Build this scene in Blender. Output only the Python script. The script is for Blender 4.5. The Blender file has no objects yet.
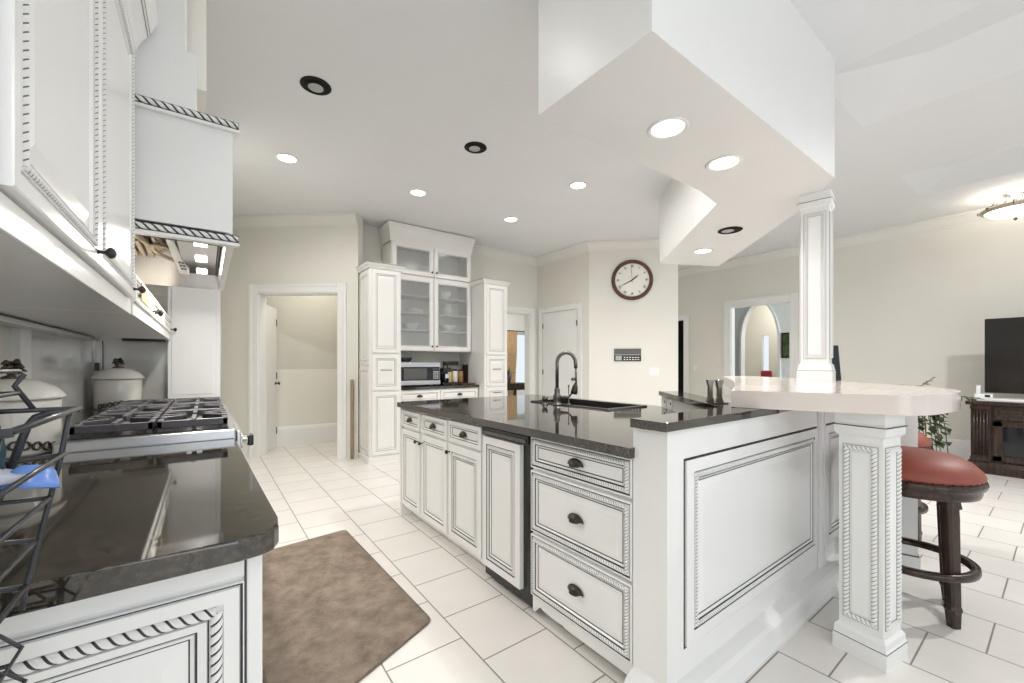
import bpy, bmesh, math, random
from math import sin, cos, pi, radians as rad, atan2, hypot
from mathutils import Matrix, Vector

sc = bpy.context.scene
COL = sc.collection

# ---------------------------------------------------------------- camera, world, exposure
YAW = math.atan2(306.0, 413.0)
cam_d = bpy.data.cameras.new('camera')
cam_d.sensor_width = 36.0
cam_d.lens = 413.0 / 1024.0 * 36.0
cam_d.shift_y = 22.5 / 1024.0
cam_d.clip_start = 0.02
cam = bpy.data.objects.new('camera', cam_d)
cam.location = (0, 0, 1.22)
cam.rotation_euler = (pi / 2, 0, -YAW)
COL.objects.link(cam)
sc.camera = cam

world = bpy.data.worlds.new('daylight')
sc.world = world
world.use_nodes = True
wb = world.node_tree.nodes['Background']
wb.inputs[0].default_value = (0.87, 0.94, 1.0, 1)
wb.inputs[1].default_value = 0.85

sc.view_settings.view_transform = 'Standard'
sc.view_settings.look = 'None'
sc.view_settings.gamma = 1.0
sc.view_settings.use_curve_mapping = False
sc.view_settings.exposure = 0.19
sc.cycles.use_denoising = True
sc.cycles.max_bounces = 10
sc.cycles.diffuse_bounces = 6
sc.cycles.caustics_reflective = False
sc.cycles.caustics_refractive = False
sc.cycles.sample_clamp_indirect = 6.0

CEIL = 3.15


def area_lamp(name, loc, rot, size, power, color, size_y=None, parent=None, spread=None):
    d = bpy.data.lights.new(name, 'AREA')
    d.energy = power
    d.color = color
    if size_y:
        d.shape = 'RECTANGLE'
        d.size, d.size_y = size, size_y
    else:
        d.shape = 'DISK'
        d.size = size
    if spread:
        d.spread = spread
    o = bpy.data.objects.new(name, d)
    o.location = loc
    o.rotation_euler = rot
    if parent:
        o.parent = parent
    COL.objects.link(o)
    return o


# daylight through the windows behind the camera (family room side and breakfast side)
area_lamp('window_daylight', (4.2, -3.3, 1.55), (rad(90), 0, 0), 5.5, 3, (0.88, 0.94, 1.0), size_y=2.6)
area_lamp('breakfast_window_daylight', (0.4, -2.9, 1.45), (rad(90), 0, rad(-12)), 2.2, 22, (0.90, 0.95, 1.0), size_y=1.9)
area_lamp('side_fill_light', (-0.60, -0.9, 1.75), (rad(90), 0, rad(-90)), 1.8, 10, (0.92, 0.96, 1.0), size_y=1.2)  # added side fill for the island front, no window is built here
area_lamp('corridor_fill_light', (10.8, 4.0, 3.05), (0, 0, 0), 0.6, 22, (1.0, 0.93, 0.82))  # unseen area lamp added to brighten the far corridor
area_lamp('dining_fill_light', (6.2, 7.6, 3.05), (0, 0, 0), 0.8, 45, (1.0, 0.95, 0.88))  # unseen ceiling lamp added to brighten the dining room
area_lamp('passage_fill_light', (9.0, 1.3, 1.9), (rad(90), 0, 0), 1.8, 34, (0.92, 0.97, 1.0), size_y=1.6)  # area lamp added to light the room beyond the wide opening
area_lamp('hall_lamp_glow', (1.35, 6.35, 2.9), (0, 0, 0), 0.5, 10, (1.0, 0.93, 0.82))


# ---------------------------------------------------------------- materials
def nmat(name):
    m = bpy.data.materials.new(name)
    m.use_nodes = True
    return m, m.node_tree, m.node_tree.nodes['Principled BSDF']


def mat(name, col, rough=0.5, metal=0.0, var=0.0, scale=8.0, bump=0.0, spec=0.5, coat=0.0, stretch=None):
    m, nt, b = nmat(name)
    b.inputs['Base Color'].default_value = (*col, 1)
    b.inputs['Roughness'].default_value = rough
    b.inputs['Metallic'].default_value = metal
    b.inputs['Specular IOR Level'].default_value = spec
    if coat:
        b.inputs['Coat Weight'].default_value = coat
    if var or bump:
        tc = nt.nodes.new('ShaderNodeTexCoord')
        mp = nt.nodes.new('ShaderNodeMapping')
        nz = nt.nodes.new('ShaderNodeTexNoise')
        nz.inputs['Scale'].default_value = scale
        nz.inputs['Detail'].default_value = 5
        if stretch:
            mp.inputs['Scale'].default_value = stretch
        nt.links.new(tc.outputs['Object'], mp.inputs['Vector'])
        nt.links.new(mp.outputs['Vector'], nz.inputs['Vector'])
        if var:
            rp = nt.nodes.new('ShaderNodeValToRGB')
            rp.color_ramp.elements[0].position = 0.3
            rp.color_ramp.elements[1].position = 0.7
            rp.color_ramp.elements[0].color = (*[max(0, c * (1 - var)) for c in col], 1)
            rp.color_ramp.elements[1].color = (*[min(1, c * (1 + var)) for c in col], 1)
            nt.links.new(nz.outputs['Fac'], rp.inputs['Fac'])
            nt.links.new(rp.outputs['Color'], b.inputs['Base Color'])
        if bump:
            bp = nt.nodes.new('ShaderNodeBump')
            bp.inputs['Strength'].default_value = bump
            bp.inputs['Distance'].default_value = 0.01
            nt.links.new(nz.outputs['Fac'], bp.inputs['Height'])
            nt.links.new(bp.outputs['Normal'], b.inputs['Normal'])
    return m


def emit(name, col, strength):
    m, nt, b = nmat(name)
    b.inputs['Base Color'].default_value = (*col, 1)
    b.inputs['Emission Color'].default_value = (*col, 1)
    b.inputs['Emission Strength'].default_value = strength
    return m


def tile_floor():
    m, nt, b = nmat('floor_tile')
    g = nt.nodes.new('ShaderNodeNewGeometry')
    sep = nt.nodes.new('ShaderNodeSeparateXYZ')
    nt.links.new(g.outputs['Position'], sep.inputs[0])
    sx = nt.nodes.new('ShaderNodeMath'); sx.operation = 'SUBTRACT'; sx.inputs[1].default_value = 0.573
    sy = nt.nodes.new('ShaderNodeMath'); sy.operation = 'SUBTRACT'; sy.inputs[1].default_value = 1.437
    nt.links.new(sep.outputs['X'], sx.inputs[0])
    nt.links.new(sep.outputs['Y'], sy.inputs[0])
    cb = nt.nodes.new('ShaderNodeCombineXYZ')
    nt.links.new(sy.outputs[0], cb.inputs['X'])
    nt.links.new(sx.outputs[0], cb.inputs['Y'])
    br = nt.nodes.new('ShaderNodeTexBrick')
    br.offset = 0.5
    br.inputs['Scale'].default_value = 1.0
    br.inputs['Brick Width'].default_value = 0.351
    br.inputs['Row Height'].default_value = 0.3445
    br.inputs['Mortar Size'].default_value = 0.0034
    br.inputs['Mortar Smooth'].default_value = 0.1
    br.inputs['Bias'].default_value = 0.0
    br.inputs['Color1'].default_value = (0.85, 0.815, 0.78, 1)
    br.inputs['Color2'].default_value = (0.81, 0.775, 0.74, 1)
    br.inputs['Mortar'].default_value = (0.29, 0.265, 0.235, 1)
    nt.links.new(cb.outputs[0], br.inputs['Vector'])
    nz = nt.nodes.new('ShaderNodeTexNoise')
    nz.inputs['Scale'].default_value = 5.0
    nz.inputs['Detail'].default_value = 6
    nt.links.new(g.outputs['Position'], nz.inputs['Vector'])
    rp = nt.nodes.new('ShaderNodeValToRGB')
    rp.color_ramp.elements[0].color = (0.90, 0.90, 0.89, 1)
    rp.color_ramp.elements[1].color = (1.0, 1.0, 1.0, 1)
    nt.links.new(nz.outputs['Fac'], rp.inputs['Fac'])
    mx = nt.nodes.new('ShaderNodeMix'); mx.data_type = 'RGBA'; mx.blend_type = 'MULTIPLY'
    mx.inputs['Factor'].default_value = 1.0
    nt.links.new(br.outputs['Color'], mx.inputs['A'])
    nt.links.new(rp.outputs['Color'], mx.inputs['B'])
    nt.links.new(mx.outputs['Result'], b.inputs['Base Color'])
    b.inputs['Roughness'].default_value = 0.28
    b.inputs['Specular IOR Level'].default_value = 0.4
    iv = nt.nodes.new('ShaderNodeMath'); iv.operation = 'SUBTRACT'; iv.inputs[0].default_value = 1.0
    nt.links.new(br.outputs['Fac'], iv.inputs[1])
    bp = nt.nodes.new('ShaderNodeBump'); bp.inputs['Strength'].default_value = 0.4; bp.inputs['Distance'].default_value = 0.004
    nt.links.new(iv.outputs[0], bp.inputs['Height'])
    nt.links.new(bp.outputs['Normal'], b.inputs['Normal'])
    return m


def granite():
    m, nt, b = nmat('black_granite')
    tc = nt.nodes.new('ShaderNodeTexCoord')
    nz = nt.nodes.new('ShaderNodeTexNoise'); nz.inputs['Scale'].default_value = 60; nz.inputs['Detail'].default_value = 8
    n2 = nt.nodes.new('ShaderNodeTexNoise'); n2.inputs['Scale'].default_value = 5; n2.inputs['Detail'].default_value = 4
    nt.links.new(tc.outputs['Object'], nz.inputs['Vector'])
    nt.links.new(tc.outputs['Object'], n2.inputs['Vector'])
    rp = nt.nodes.new('ShaderNodeValToRGB')
    e = rp.color_ramp.elements
    e[0].position = 0.40; e[0].color = (0.006, 0.006, 0.007, 1)
    e[1].position = 0.75; e[1].color = (0.11, 0.086, 0.056, 1)
    r2 = nt.nodes.new('ShaderNodeValToRGB')
    r2.color_ramp.elements[0].position = 0.35; r2.color_ramp.elements[0].color = (0.006, 0.006, 0.007, 1)
    r2.color_ramp.elements[1].position = 0.7; r2.color_ramp.elements[1].color = (0.060, 0.046, 0.029, 1)
    nt.links.new(nz.outputs['Fac'], rp.inputs['Fac'])
    nt.links.new(n2.outputs['Fac'], r2.inputs['Fac'])
    mx = nt.nodes.new('ShaderNodeMix'); mx.data_type = 'RGBA'; mx.inputs['Factor'].default_value = 0.5
    nt.links.new(rp.outputs['Color'], mx.inputs['A'])
    nt.links.new(r2.outputs['Color'], mx.inputs['B'])
    nt.links.new(mx.outputs['Result'], b.inputs['Base Color'])
    b.inputs['Roughness'].default_value = 0.045
    b.inputs['Specular IOR Level'].default_value = 1.0
    return m


def glass(name, tint, haze, hazecol, rough=0.1):
    """Part see-through, part milky, part mirror glass."""
    m = bpy.data.materials.new(name); m.use_nodes = True
    nt = m.node_tree; nt.nodes.clear()
    out = nt.nodes.new('ShaderNodeOutputMaterial')
    tr = nt.nodes.new('ShaderNodeBsdfTransparent'); tr.inputs[0].default_value = (*tint, 1)
    df = nt.nodes.new('ShaderNodeBsdfDiffuse'); df.inputs[0].default_value = (*hazecol, 1)
    gl = nt.nodes.new('ShaderNodeBsdfGlossy'); gl.inputs['Roughness'].default_value = rough
    m1 = nt.nodes.new('ShaderNodeMixShader'); m1.inputs[0].default_value = haze
    fr = nt.nodes.new('ShaderNodeFresnel'); fr.inputs[0].default_value = 1.45
    m2 = nt.nodes.new('ShaderNodeMixShader')
    nt.links.new(tr.outputs[0], m1.inputs[1]); nt.links.new(df.outputs[0], m1.inputs[2])
    nt.links.new(fr.outputs[0], m2.inputs[0]); nt.links.new(m1.outputs[0], m2.inputs[1]); nt.links.new(gl.outputs[0], m2.inputs[2])
    nt.links.new(m2.outputs[0], out.inputs[0])
    return m


def rug_mat():
    m = mat('rug_pile', (0.30, 0.24, 0.19), 0.95, var=0.42, scale=9, bump=0.0, spec=0.1)
    nt = m.node_tree; b = nt.nodes['Principled BSDF']
    tc = nt.nodes.new('ShaderNodeTexCoord')
    nz = nt.nodes.new('ShaderNodeTexNoise'); nz.inputs['Scale'].default_value = 170; nz.inputs['Detail'].default_value = 3
    nt.links.new(tc.outputs['Object'], nz.inputs['Vector'])
    bp = nt.nodes.new('ShaderNodeBump'); bp.inputs['Strength'].default_value = 0.9; bp.inputs['Distance'].default_value = 0.012
    nt.links.new(nz.outputs['Fac'], bp.inputs['Height'])
    nt.links.new(bp.outputs['Normal'], b.inputs['Normal'])
    for n in nt.nodes:
        if n.type == 'TEX_NOISE' and n is not nz:
            n.inputs['Detail'].default_value = 9
            n.inputs['Roughness'].default_value = 0.72
    return m


W = {}
W['white'] = mat('white_cabinet_paint', (0.80, 0.80, 0.79), 0.30, var=0.015, scale=3)
W['trim'] = mat('white_trim_paint', (0.82, 0.82, 0.81), 0.38, var=0.012, scale=3)
W['ivory'] = mat('ivory_cabinet_paint', (0.80, 0.79, 0.765), 0.32, var=0.015, scale=3)
W['glaze'] = mat('dark_antique_glaze', (0.055, 0.055, 0.06), 0.6, var=0.2, scale=40)
W['softglaze'] = mat('soft_antique_glaze', (0.36, 0.34, 0.31), 0.6, var=0.15, scale=40)
W['postgroove'] = mat('post_groove_glaze', (0.25, 0.25, 0.25), 0.6, var=0.15, scale=40)
W['softwhite'] = mat('soft_white_groove', (0.60, 0.59, 0.57), 0.5, var=0.05, scale=20)
W['ropeglaze'] = mat('rope_groove_glaze', (0.16, 0.16, 0.165), 0.6, var=0.2, scale=40)  # dark antique glaze colour of the rope grooves
W['wall'] = mat('cream_wall_paint', (0.76, 0.745, 0.685), 0.75, var=0.012, scale=2)
W['wallpale'] = mat('pale_wall_paint', (0.80, 0.82, 0.80), 0.75, var=0.012, scale=2)
W['hallwall'] = mat('grey_beige_hall_paint', (0.60, 0.59, 0.535), 0.75, var=0.012, scale=2)
W['ceil'] = mat('ceiling_paint', (0.75, 0.76, 0.775), 0.85, var=0.01, scale=2)
W['tile'] = tile_floor()
W['granite'] = granite()
W['slab'] = mat('pale_pink_marble', (0.70, 0.625, 0.58), 0.12, var=0.03, scale=4)
W['bronze'] = mat('dark_bronze', (0.055, 0.048, 0.042), 0.35, metal=0.7, var=0.2, scale=30)
W['pewter'] = mat('aged_pewter', (0.16, 0.15, 0.14), 0.3, metal=0.9, var=0.2, scale=40)
W['chrome'] = mat('chrome', (0.72, 0.72, 0.72), 0.12, metal=1.0, var=0.02, scale=5)
W['steel'] = mat('brushed_steel', (0.56, 0.56, 0.57), 0.28, metal=1.0, var=0.06, scale=25, stretch=(1, 1, 30))
W['liner'] = mat('polished_steel_liner', (0.52, 0.49, 0.46), 0.16, metal=1.0, var=0.05, scale=10)
W['iron'] = mat('cast_iron', (0.085, 0.082, 0.09), 0.42, metal=0.3, var=0.2, scale=50)
W['black'] = mat('black_plastic', (0.012, 0.012, 0.012), 0.25, var=0.1, scale=20)
W['blackgloss'] = mat('black_gloss', (0.01, 0.01, 0.012), 0.06, var=0.1, scale=20)
W['wire'] = mat('black_wire', (0.05, 0.052, 0.058), 0.35, metal=0.5, var=0.1, scale=20)
W['wood'] = mat('dark_walnut', (0.034, 0.017, 0.010), 0.26, var=0.55, scale=7, stretch=(6, 6, 0.6))
W['clockwood'] = mat('brown_clock_wood', (0.085, 0.032, 0.016), 0.3, var=0.3, scale=12)
W['leather'] = mat('rust_red_leather', (0.27, 0.062, 0.040), 0.50, var=0.14, scale=9, bump=0.08)
W['rug'] = rug_mat()
W['rugedge'] = mat('rug_binding', (0.16, 0.125, 0.095), 0.9, var=0.2, scale=60)
W['rimmetal'] = mat('pale_bronze_rim', (0.50, 0.42, 0.34), 0.35, metal=0.6, var=0.1, scale=30)
W['crown'] = mat('crown_paint', (0.76, 0.745, 0.71), 0.5, var=0.012, scale=3)
W['ceramic'] = mat('cream_ceramic', (0.78, 0.755, 0.70), 0.15, var=0.02, scale=5)
W['china'] = mat('white_china', (0.85, 0.85, 0.84), 0.15, var=0.01, scale=5)
W['leafiron'] = mat('dark_scroll_metal', (0.10, 0.085, 0.065), 0.4, metal=0.6, var=0.4, scale=40)
W['splash'] = mat('glossy_backsplash', (0.66, 0.655, 0.63), 0.10, var=0.02, scale=3, spec=0.9)
W['glassdoor'] = glass('frosted_cabinet_glass', (0.95, 0.96, 0.96), 0.22, (0.80, 0.81, 0.80), 0.15)
W['glass'] = glass('clear_glass', (0.95, 0.97, 0.97), 0.04, (0.8, 0.8, 0.8), 0.03)
W['tv'] = mat('tv_screen', (0.012, 0.010, 0.009), 0.12, var=0.1, scale=3)
W['lens'] = emit('lamp_lens', (1.0, 0.95, 0.88), 9.0)
W['bowl'] = emit('alabaster_bowl_lit', (1.0, 0.93, 0.80), 3.2)
W['can'] = mat('dark_lamp_can', (0.006, 0.006, 0.006), 0.9, var=0.1, scale=10)
W['bulb'] = mat('unlit_bulb', (0.42, 0.42, 0.41), 0.3, var=0.05, scale=10)
W['leaf'] = mat('plant_leaf', (0.035, 0.065, 0.022), 0.45, var=0.4, scale=20)
W['stem'] = mat('plant_stem', (0.10, 0.085, 0.04), 0.7, var=0.2, scale=20)
W['pot'] = mat('clay_pot', (0.25, 0.13, 0.08), 0.7, var=0.15, scale=12)
W['blue'] = mat('blue_ceramic', (0.16, 0.30, 0.72), 0.25, var=0.08, scale=10)
W['teal'] = mat('dark_teal_glaze', (0.045, 0.085, 0.10), 0.2, var=0.2, scale=10)
W['cloth'] = mat('grey_blue_cloth', (0.42, 0.45, 0.55), 0.9, var=0.12, scale=30, bump=0.2)
W['tan'] = mat('tan_wood', (0.46, 0.33, 0.20), 0.5, var=0.2, scale=8, stretch=(1, 1, 0.2))
W['brownboard'] = mat('brown_board', (0.30, 0.23, 0.16), 0.6, var=0.15, scale=10, stretch=(8, 8, 0.6))
W['curtain'] = mat('tan_curtain', (0.66, 0.46, 0.27), 0.85, var=0.15, scale=20)
W['curtain'].node_tree.nodes['Principled BSDF'].inputs['Transmission Weight'].default_value = 0.25
W['yellow'] = mat('yellow_label', (0.75, 0.60, 0.22), 0.5, var=0.2, scale=15)
W['amber'] = mat('amber_jar', (0.42, 0.24, 0.10), 0.2, var=0.4, scale=18)
W['redbox'] = mat('red_fabric', (0.32, 0.03, 0.04), 0.7, var=0.1, scale=18)
W['paintgreen'] = mat('dark_green_canvas', (0.055, 0.085, 0.03), 0.5, var=0.8, scale=9)
W['paper'] = mat('white_paper', (0.85, 0.84, 0.80), 0.7, var=0.02, scale=9)
W['dial'] = mat('clock_dial', (0.82, 0.80, 0.75), 0.5, var=0.01, scale=9)
W['greypanel'] = mat('grey_panel', (0.10, 0.10, 0.095), 0.45, var=0.08, scale=9)
W['towel'] = mat('tan_filter_cloth', (0.46, 0.37, 0.27), 0.8, var=0.18, scale=30, bump=0.2)
W['sinkblack'] = mat('black_sink', (0.010, 0.010, 0.010), 0.3, var=0.1, scale=30)
W['shade'] = mat('unlit_room_shade', (0.03, 0.028, 0.025), 0.8, var=0.1, scale=3)  # near-black colour stands for the darkness of an unlit room


# ---------------------------------------------------------------- mesh builder
class M:
    def __init__(s, T=None):
        s.v = []; s.f = []; s.fm = []; s.fs = []; s.mats = []
        s.T = T or Matrix.Identity(4)

    def mi(s, m):
        if m not in s.mats:
            s.mats.append(m)
        return s.mats.index(m)

    def add(s, vs, fs, m, smooth=False, T=None):
        b = len(s.v)
        A = s.T @ T if T is not None else s.T
        s.v += [tuple(A @ Vector(p)) for p in vs]
        for i, f in enumerate(fs):
            s.f.append([b + k for k in f])
            s.fm.append(s.mi(m[i] if isinstance(m, list) else m))
            s.fs.append(smooth)
        return s

    def box(s, x0, x1, y0, y1, z0, z1, m, bev=0.0, T=None):
        if bev <= 0:
            vs = [(x, y, z) for z in (z0, z1) for (x, y) in ((x0, y0), (x1, y0), (x1, y1), (x0, y1))]
            return s.add(vs, [(0, 3, 2, 1), (4, 5, 6, 7), (0, 1, 5, 4), (1, 2, 6, 5), (2, 3, 7, 6), (3, 0, 4, 7)], m, T=T)
        bm = bmesh.new()
        bmesh.ops.create_cube(bm, size=1.0)
        for v in bm.verts:
            v.co = Vector((x0 + (v.co.x + .5) * (x1 - x0), y0 + (v.co.y + .5) * (y1 - y0), z0 + (v.co.z + .5) * (z1 - z0)))
        bmesh.ops.bevel(bm, geom=bm.edges[:], offset=bev, segments=2, affect='EDGES', profile=0.5)
        return s.frombm(bm, m, T=T)

    def frombm(s, bm, m, smooth=False, T=None):
        bm.verts.index_update()
        vs = [tuple(v.co) for v in bm.verts]
        fs = [[v.index for v in f.verts] for f in bm.faces]
        bm.free()
        return s.add(vs, fs, m, smooth, T)

    def prism(s, poly, z0, z1, m, bev=0.0, T=None):
        n = len(poly)
        if bev <= 0:
            vs = [(x, y, z0) for x, y in poly] + [(x, y, z1) for x, y in poly]
            fs = [list(range(n - 1, -1, -1)), list(range(n, 2 * n))]
            fs += [(i, (i + 1) % n, n + (i + 1) % n, n + i) for i in range(n)]
            return s.add(vs, fs, m, T=T)
        bm = bmesh.new()
        lo = [bm.verts.new((x, y, z0)) for x, y in poly]
        hi = [bm.verts.new((x, y, z1)) for x, y in poly]
        bm.faces.new(lo[::-1]); top = bm.faces.new(hi)
        for i in range(n):
            bm.faces.new((lo[i], lo[(i + 1) % n], hi[(i + 1) % n], hi[i]))
        ed = [e for e in bm.edges if abs(e.verts[0].co.z - e.verts[1].co.z) < 1e-6]
        bmesh.ops.bevel(bm, geom=ed, offset=bev, segments=3, affect='EDGES', profile=0.5)
        return s.frombm(bm, m, T=T)

    def lathe(s, prof, m, n=20, T=None, smooth=True, a0=0.0, a1=2 * pi):
        full = abs(a1 - a0 - 2 * pi) < 1e-6
        k = n if full else n + 1
        vs = []; rows = []
        for r, z in prof:
            if r < 1e-6:
                rows.append([len(vs)] * k); vs.append((0, 0, z))
            else:
                rows.append([len(vs) + i for i in range(k)])
                for i in range(k):
                    a = a0 + (a1 - a0) * i / n
                    vs.append((r * cos(a), r * sin(a), z))
        fs = []
        for j in range(len(prof) - 1):
            A, B = rows[j], rows[j + 1]
            for i in range(n):
                i2 = (i + 1) % k
                q = []
                for v in (A[i], A[i2], B[i2], B[i]):
                    if v not in q: q.append(v)
                if len(q) > 2: fs.append(q)
        closed = abs(prof[0][0] - prof[-1][0]) < 1e-9 and abs(prof[0][1] - prof[-1][1]) < 1e-9
        if full and not closed:
            if prof[0][0] > 1e-5: fs.append(rows[0][::-1])
            if prof[-1][0] > 1e-5: fs.append(list(rows[-1]))
        return s.add(vs, fs, m, smooth, T)

    def tube(s, pts, r, m, n=8, closed=False, smooth=True, T=None):
        pts = [Vector(p) for p in pts]
        N = len(pts)
        rs = r if isinstance(r, (list, tuple)) else [r] * N
        vs = []; fs = []
        prev = None
        for i, p in enumerate(pts):
            if closed:
                d = pts[(i + 1) % N] - pts[i - 1]
            else:
                d = pts[min(i + 1, N - 1)] - pts[max(i - 1, 0)]
            d.normalize()
            if prev is None:
                u = d.cross(Vector((0, 0, 1)))
                if u.length < 1e-3:
                    u = d.cross(Vector((0, 1, 0)))
            else:
                u = prev - d * prev.dot(d)
                if u.length < 1e-6:
                    u = d.cross(Vector((0, 0, 1)))
            u.normalize(); prev = u
            w = d.cross(u)
            for k in range(n):
                a = 2 * pi * k / n
                vs.append(tuple(p + (u * cos(a) + w * sin(a)) * rs[i]))
        for i in range(N if closed else N - 1):
            j = (i + 1) % N
            for k in range(n):
                k2 = (k + 1) % n
                fs.append((i * n + k, i * n + k2, j * n + k2, j * n + k))
        if not closed:
            fs.append(list(range(n - 1, -1, -1)))
            fs.append([(N - 1) * n + k for k in range(n)])
        return s.add(vs, fs, m, smooth, T)

    def rope(s, p0, p1, r, pitch, m, mg, n=10, per=5, T=None, gw=0.33):
        """Twisted two-strand rope moulding, dark in the grooves."""
        p0 = Vector(p0); p1 = Vector(p1)
        d = p1 - p0; L = d.length; d.normalize()
        u = d.cross(Vector((0, 0, 1)))
        if u.length < 1e-3:
            u = d.cross(Vector((0, 1, 0)))
        u.normalize(); w = d.cross(u)
        k = max(2, int(round(L / pitch)) * per)
        vs = []; fs = []; ms = []
        for i in range(k + 1):
            c = p0 + d * (L * i / k)
            ph = pi * i / per
            for q in range(n):
                a = 2 * pi * q / n
                rr = r * (0.66 + 0.34 * abs(cos(a)) ** 0.8)
                vs.append(tuple(c + (u * cos(a + ph) + w * sin(a + ph)) * rr))
        for i in range(k):
            for q in range(n):
                q2 = (q + 1) % n
                fs.append((i * n + q, i * n + q2, (i + 1) * n + q2, (i + 1) * n + q))
                ms.append(mg if abs(cos(2 * pi * (q + .5) / n)) < gw else m)
        fs.append(list(range(n - 1, -1, -1))); ms.append(m)
        fs.append([k * n + q for q in range(n)]); ms.append(m)
        return s.add(vs, fs, ms, False, T)

    def rings(s, x0, z0, w, h, prof, mlast, T=None):
        """Concentric rectangles: raised-panel joinery. Local frame: x right, z up, -y out of the face."""
        vs = []; fs = []; ms = []
        for ins, out, m in prof:
            a, b, c, d = x0 + ins, x0 + w - ins, z0 + ins, z0 + h - ins
            vs += [(a, -out, c), (b, -out, c), (b, -out, d), (a, -out, d)]
        for j in range(1, len(prof)):
            for i in range(4):
                i2 = (i + 1) % 4
                fs.append(((j - 1) * 4 + i, (j - 1) * 4 + i2, j * 4 + i2, j * 4 + i)); ms.append(prof[j][2])
        b = (len(prof) - 1) * 4
        fs.append((b, b + 1, b + 2, b + 3)); ms.append(mlast)
        return s.add(vs, fs, ms, False, T)

    def sweep(s, prof, path, m, side=1, T=None, z=0.0):
        """Moulding profile [(out, z)] swept along a 2D path; out is to the left (side=1) or right (-1)."""
        P = [Vector(p) for p in path]; N = len(P)
        vs = []; fs = []
        for i in range(N):
            dirs = []
            if i > 0: dirs.append((P[i] - P[i - 1]).normalized())
            if i < N - 1: dirs.append((P[i + 1] - P[i]).normalized())
            ns = [Vector((-d.y, d.x)) * side for d in dirs]
            nn = sum(ns, Vector((0, 0))).normalized()
            sc_ = 1.0 / max(0.3, nn.dot(ns[0]))
            for o, zz in prof:
                q = P[i] + nn * (o * sc_)
                vs.append((q.x, q.y, z + zz))
        k = len(prof)
        for i in range(N - 1):
            for j in range(k):
                j2 = (j + 1) % k
                fs.append((i * k + j, i * k + j2, (i + 1) * k + j2, (i + 1) * k + j))
        fs.append(list(range(k))); fs.append([(N - 1) * k + j for j in range(k - 1, -1, -1)])
        return s.add(vs, fs, m, False, T)

    def loft(s, loops, m, smooth=False, cap=True, T=None):
        k = len(loops[0]); vs = [p for l in loops for p in l]; fs = []
        for i in range(len(loops) - 1):
            for j in range(k):
                j2 = (j + 1) % k
                fs.append((i * k + j, i * k + j2, (i + 1) * k + j2, (i + 1) * k + j))
        if cap:
            fs.append(list(range(k - 1, -1, -1)))
            fs.append([(len(loops) - 1) * k + j for j in range(k)])
        return s.add(vs, fs, m, smooth, T)


WM = {}


def link(name, b, origin=None, parent=None, recalc=True):
    me = bpy.data.meshes.new(name)
    vs = b.v
    if parent is None and origin is None and vs:
        xs = [p[0] for p in vs]; ys = [p[1] for p in vs]; zs = [p[2] for p in vs]
        origin = ((min(xs) + max(xs)) / 2, (min(ys) + max(ys)) / 2, min(zs))
    o3 = origin or (0, 0, 0)
    me.from_pydata([(p[0] - o3[0], p[1] - o3[1], p[2] - o3[2]) for p in vs], [], b.f)
    for m in b.mats:
        me.materials.append(W[m])
    me.polygons.foreach_set('material_index', b.fm)
    me.polygons.foreach_set('use_smooth', b.fs)
    if recalc:
        bm = bmesh.new(); bm.from_mesh(me)
        bmesh.ops.recalc_face_normals(bm, faces=bm.faces[:])
        bm.to_mesh(me); bm.free()
    me.update()
    o = bpy.data.objects.new(name, me)
    COL.objects.link(o)
    if parent is not None:
        o.parent = parent
    else:
        o.location = o3
    return o


def tag(o, label, cat, group=None):
    o['label'] = label; o['category'] = cat
    if group: o['group'] = group
    return o


def thing(name, label, cat, loc=(0, 0, 0), rotz=0.0, group=None):
    o = bpy.data.objects.new(name, None)
    o.empty_display_size = 0.1
    o.location = loc; o.rotation_euler = (0, 0, rotz)
    COL.objects.link(o)
    tag(o, label, cat, group)
    WM[o.name] = (Matrix.Translation(Vector(loc)) @ Matrix.Rotation(rotz, 4, 'Z')).inverted()
    return o


def wm(t):
    """Builder whose input is in world coordinates, for parts of thing t."""
    return M(WM[t.name])


def solo(name, b, label, cat, group=None):
    return tag(link(name, b), label, cat, group)


def struct(name, b):
    o = link(name, b, origin=(0, 0, 0)); o['kind'] = 'structure'
    return o


def dup(root, loc, rotz=0.0, label=None, group=None):
    r = root.copy(); COL.objects.link(r)
    r.location = loc; r.rotation_euler = (0, 0, rotz)
    if label: r['label'] = label
    if group: r['group'] = group
    for ch in list(root.children):
        c = ch.copy(); COL.objects.link(c); c.parent = r
        for g in list(ch.children):
            d = g.copy(); COL.objects.link(d); d.parent = c
    return r


def Tm(x=0, y=0, z=0, rx=0, ry=0, rz=0, s=1.0):
    return Matrix.Translation((x, y, z)) @ Matrix.Rotation(rz, 4, 'Z') @ Matrix.Rotation(ry, 4, 'Y') @ Matrix.Rotation(rx, 4, 'X') @ Matrix.Scale(s, 4)


# ---------------------------------------------------------------- structure
b = M(); b.box(-1.0, 14, -4.0, 12, -0.05, 0.0, 'tile'); struct('floor', b)

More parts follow.
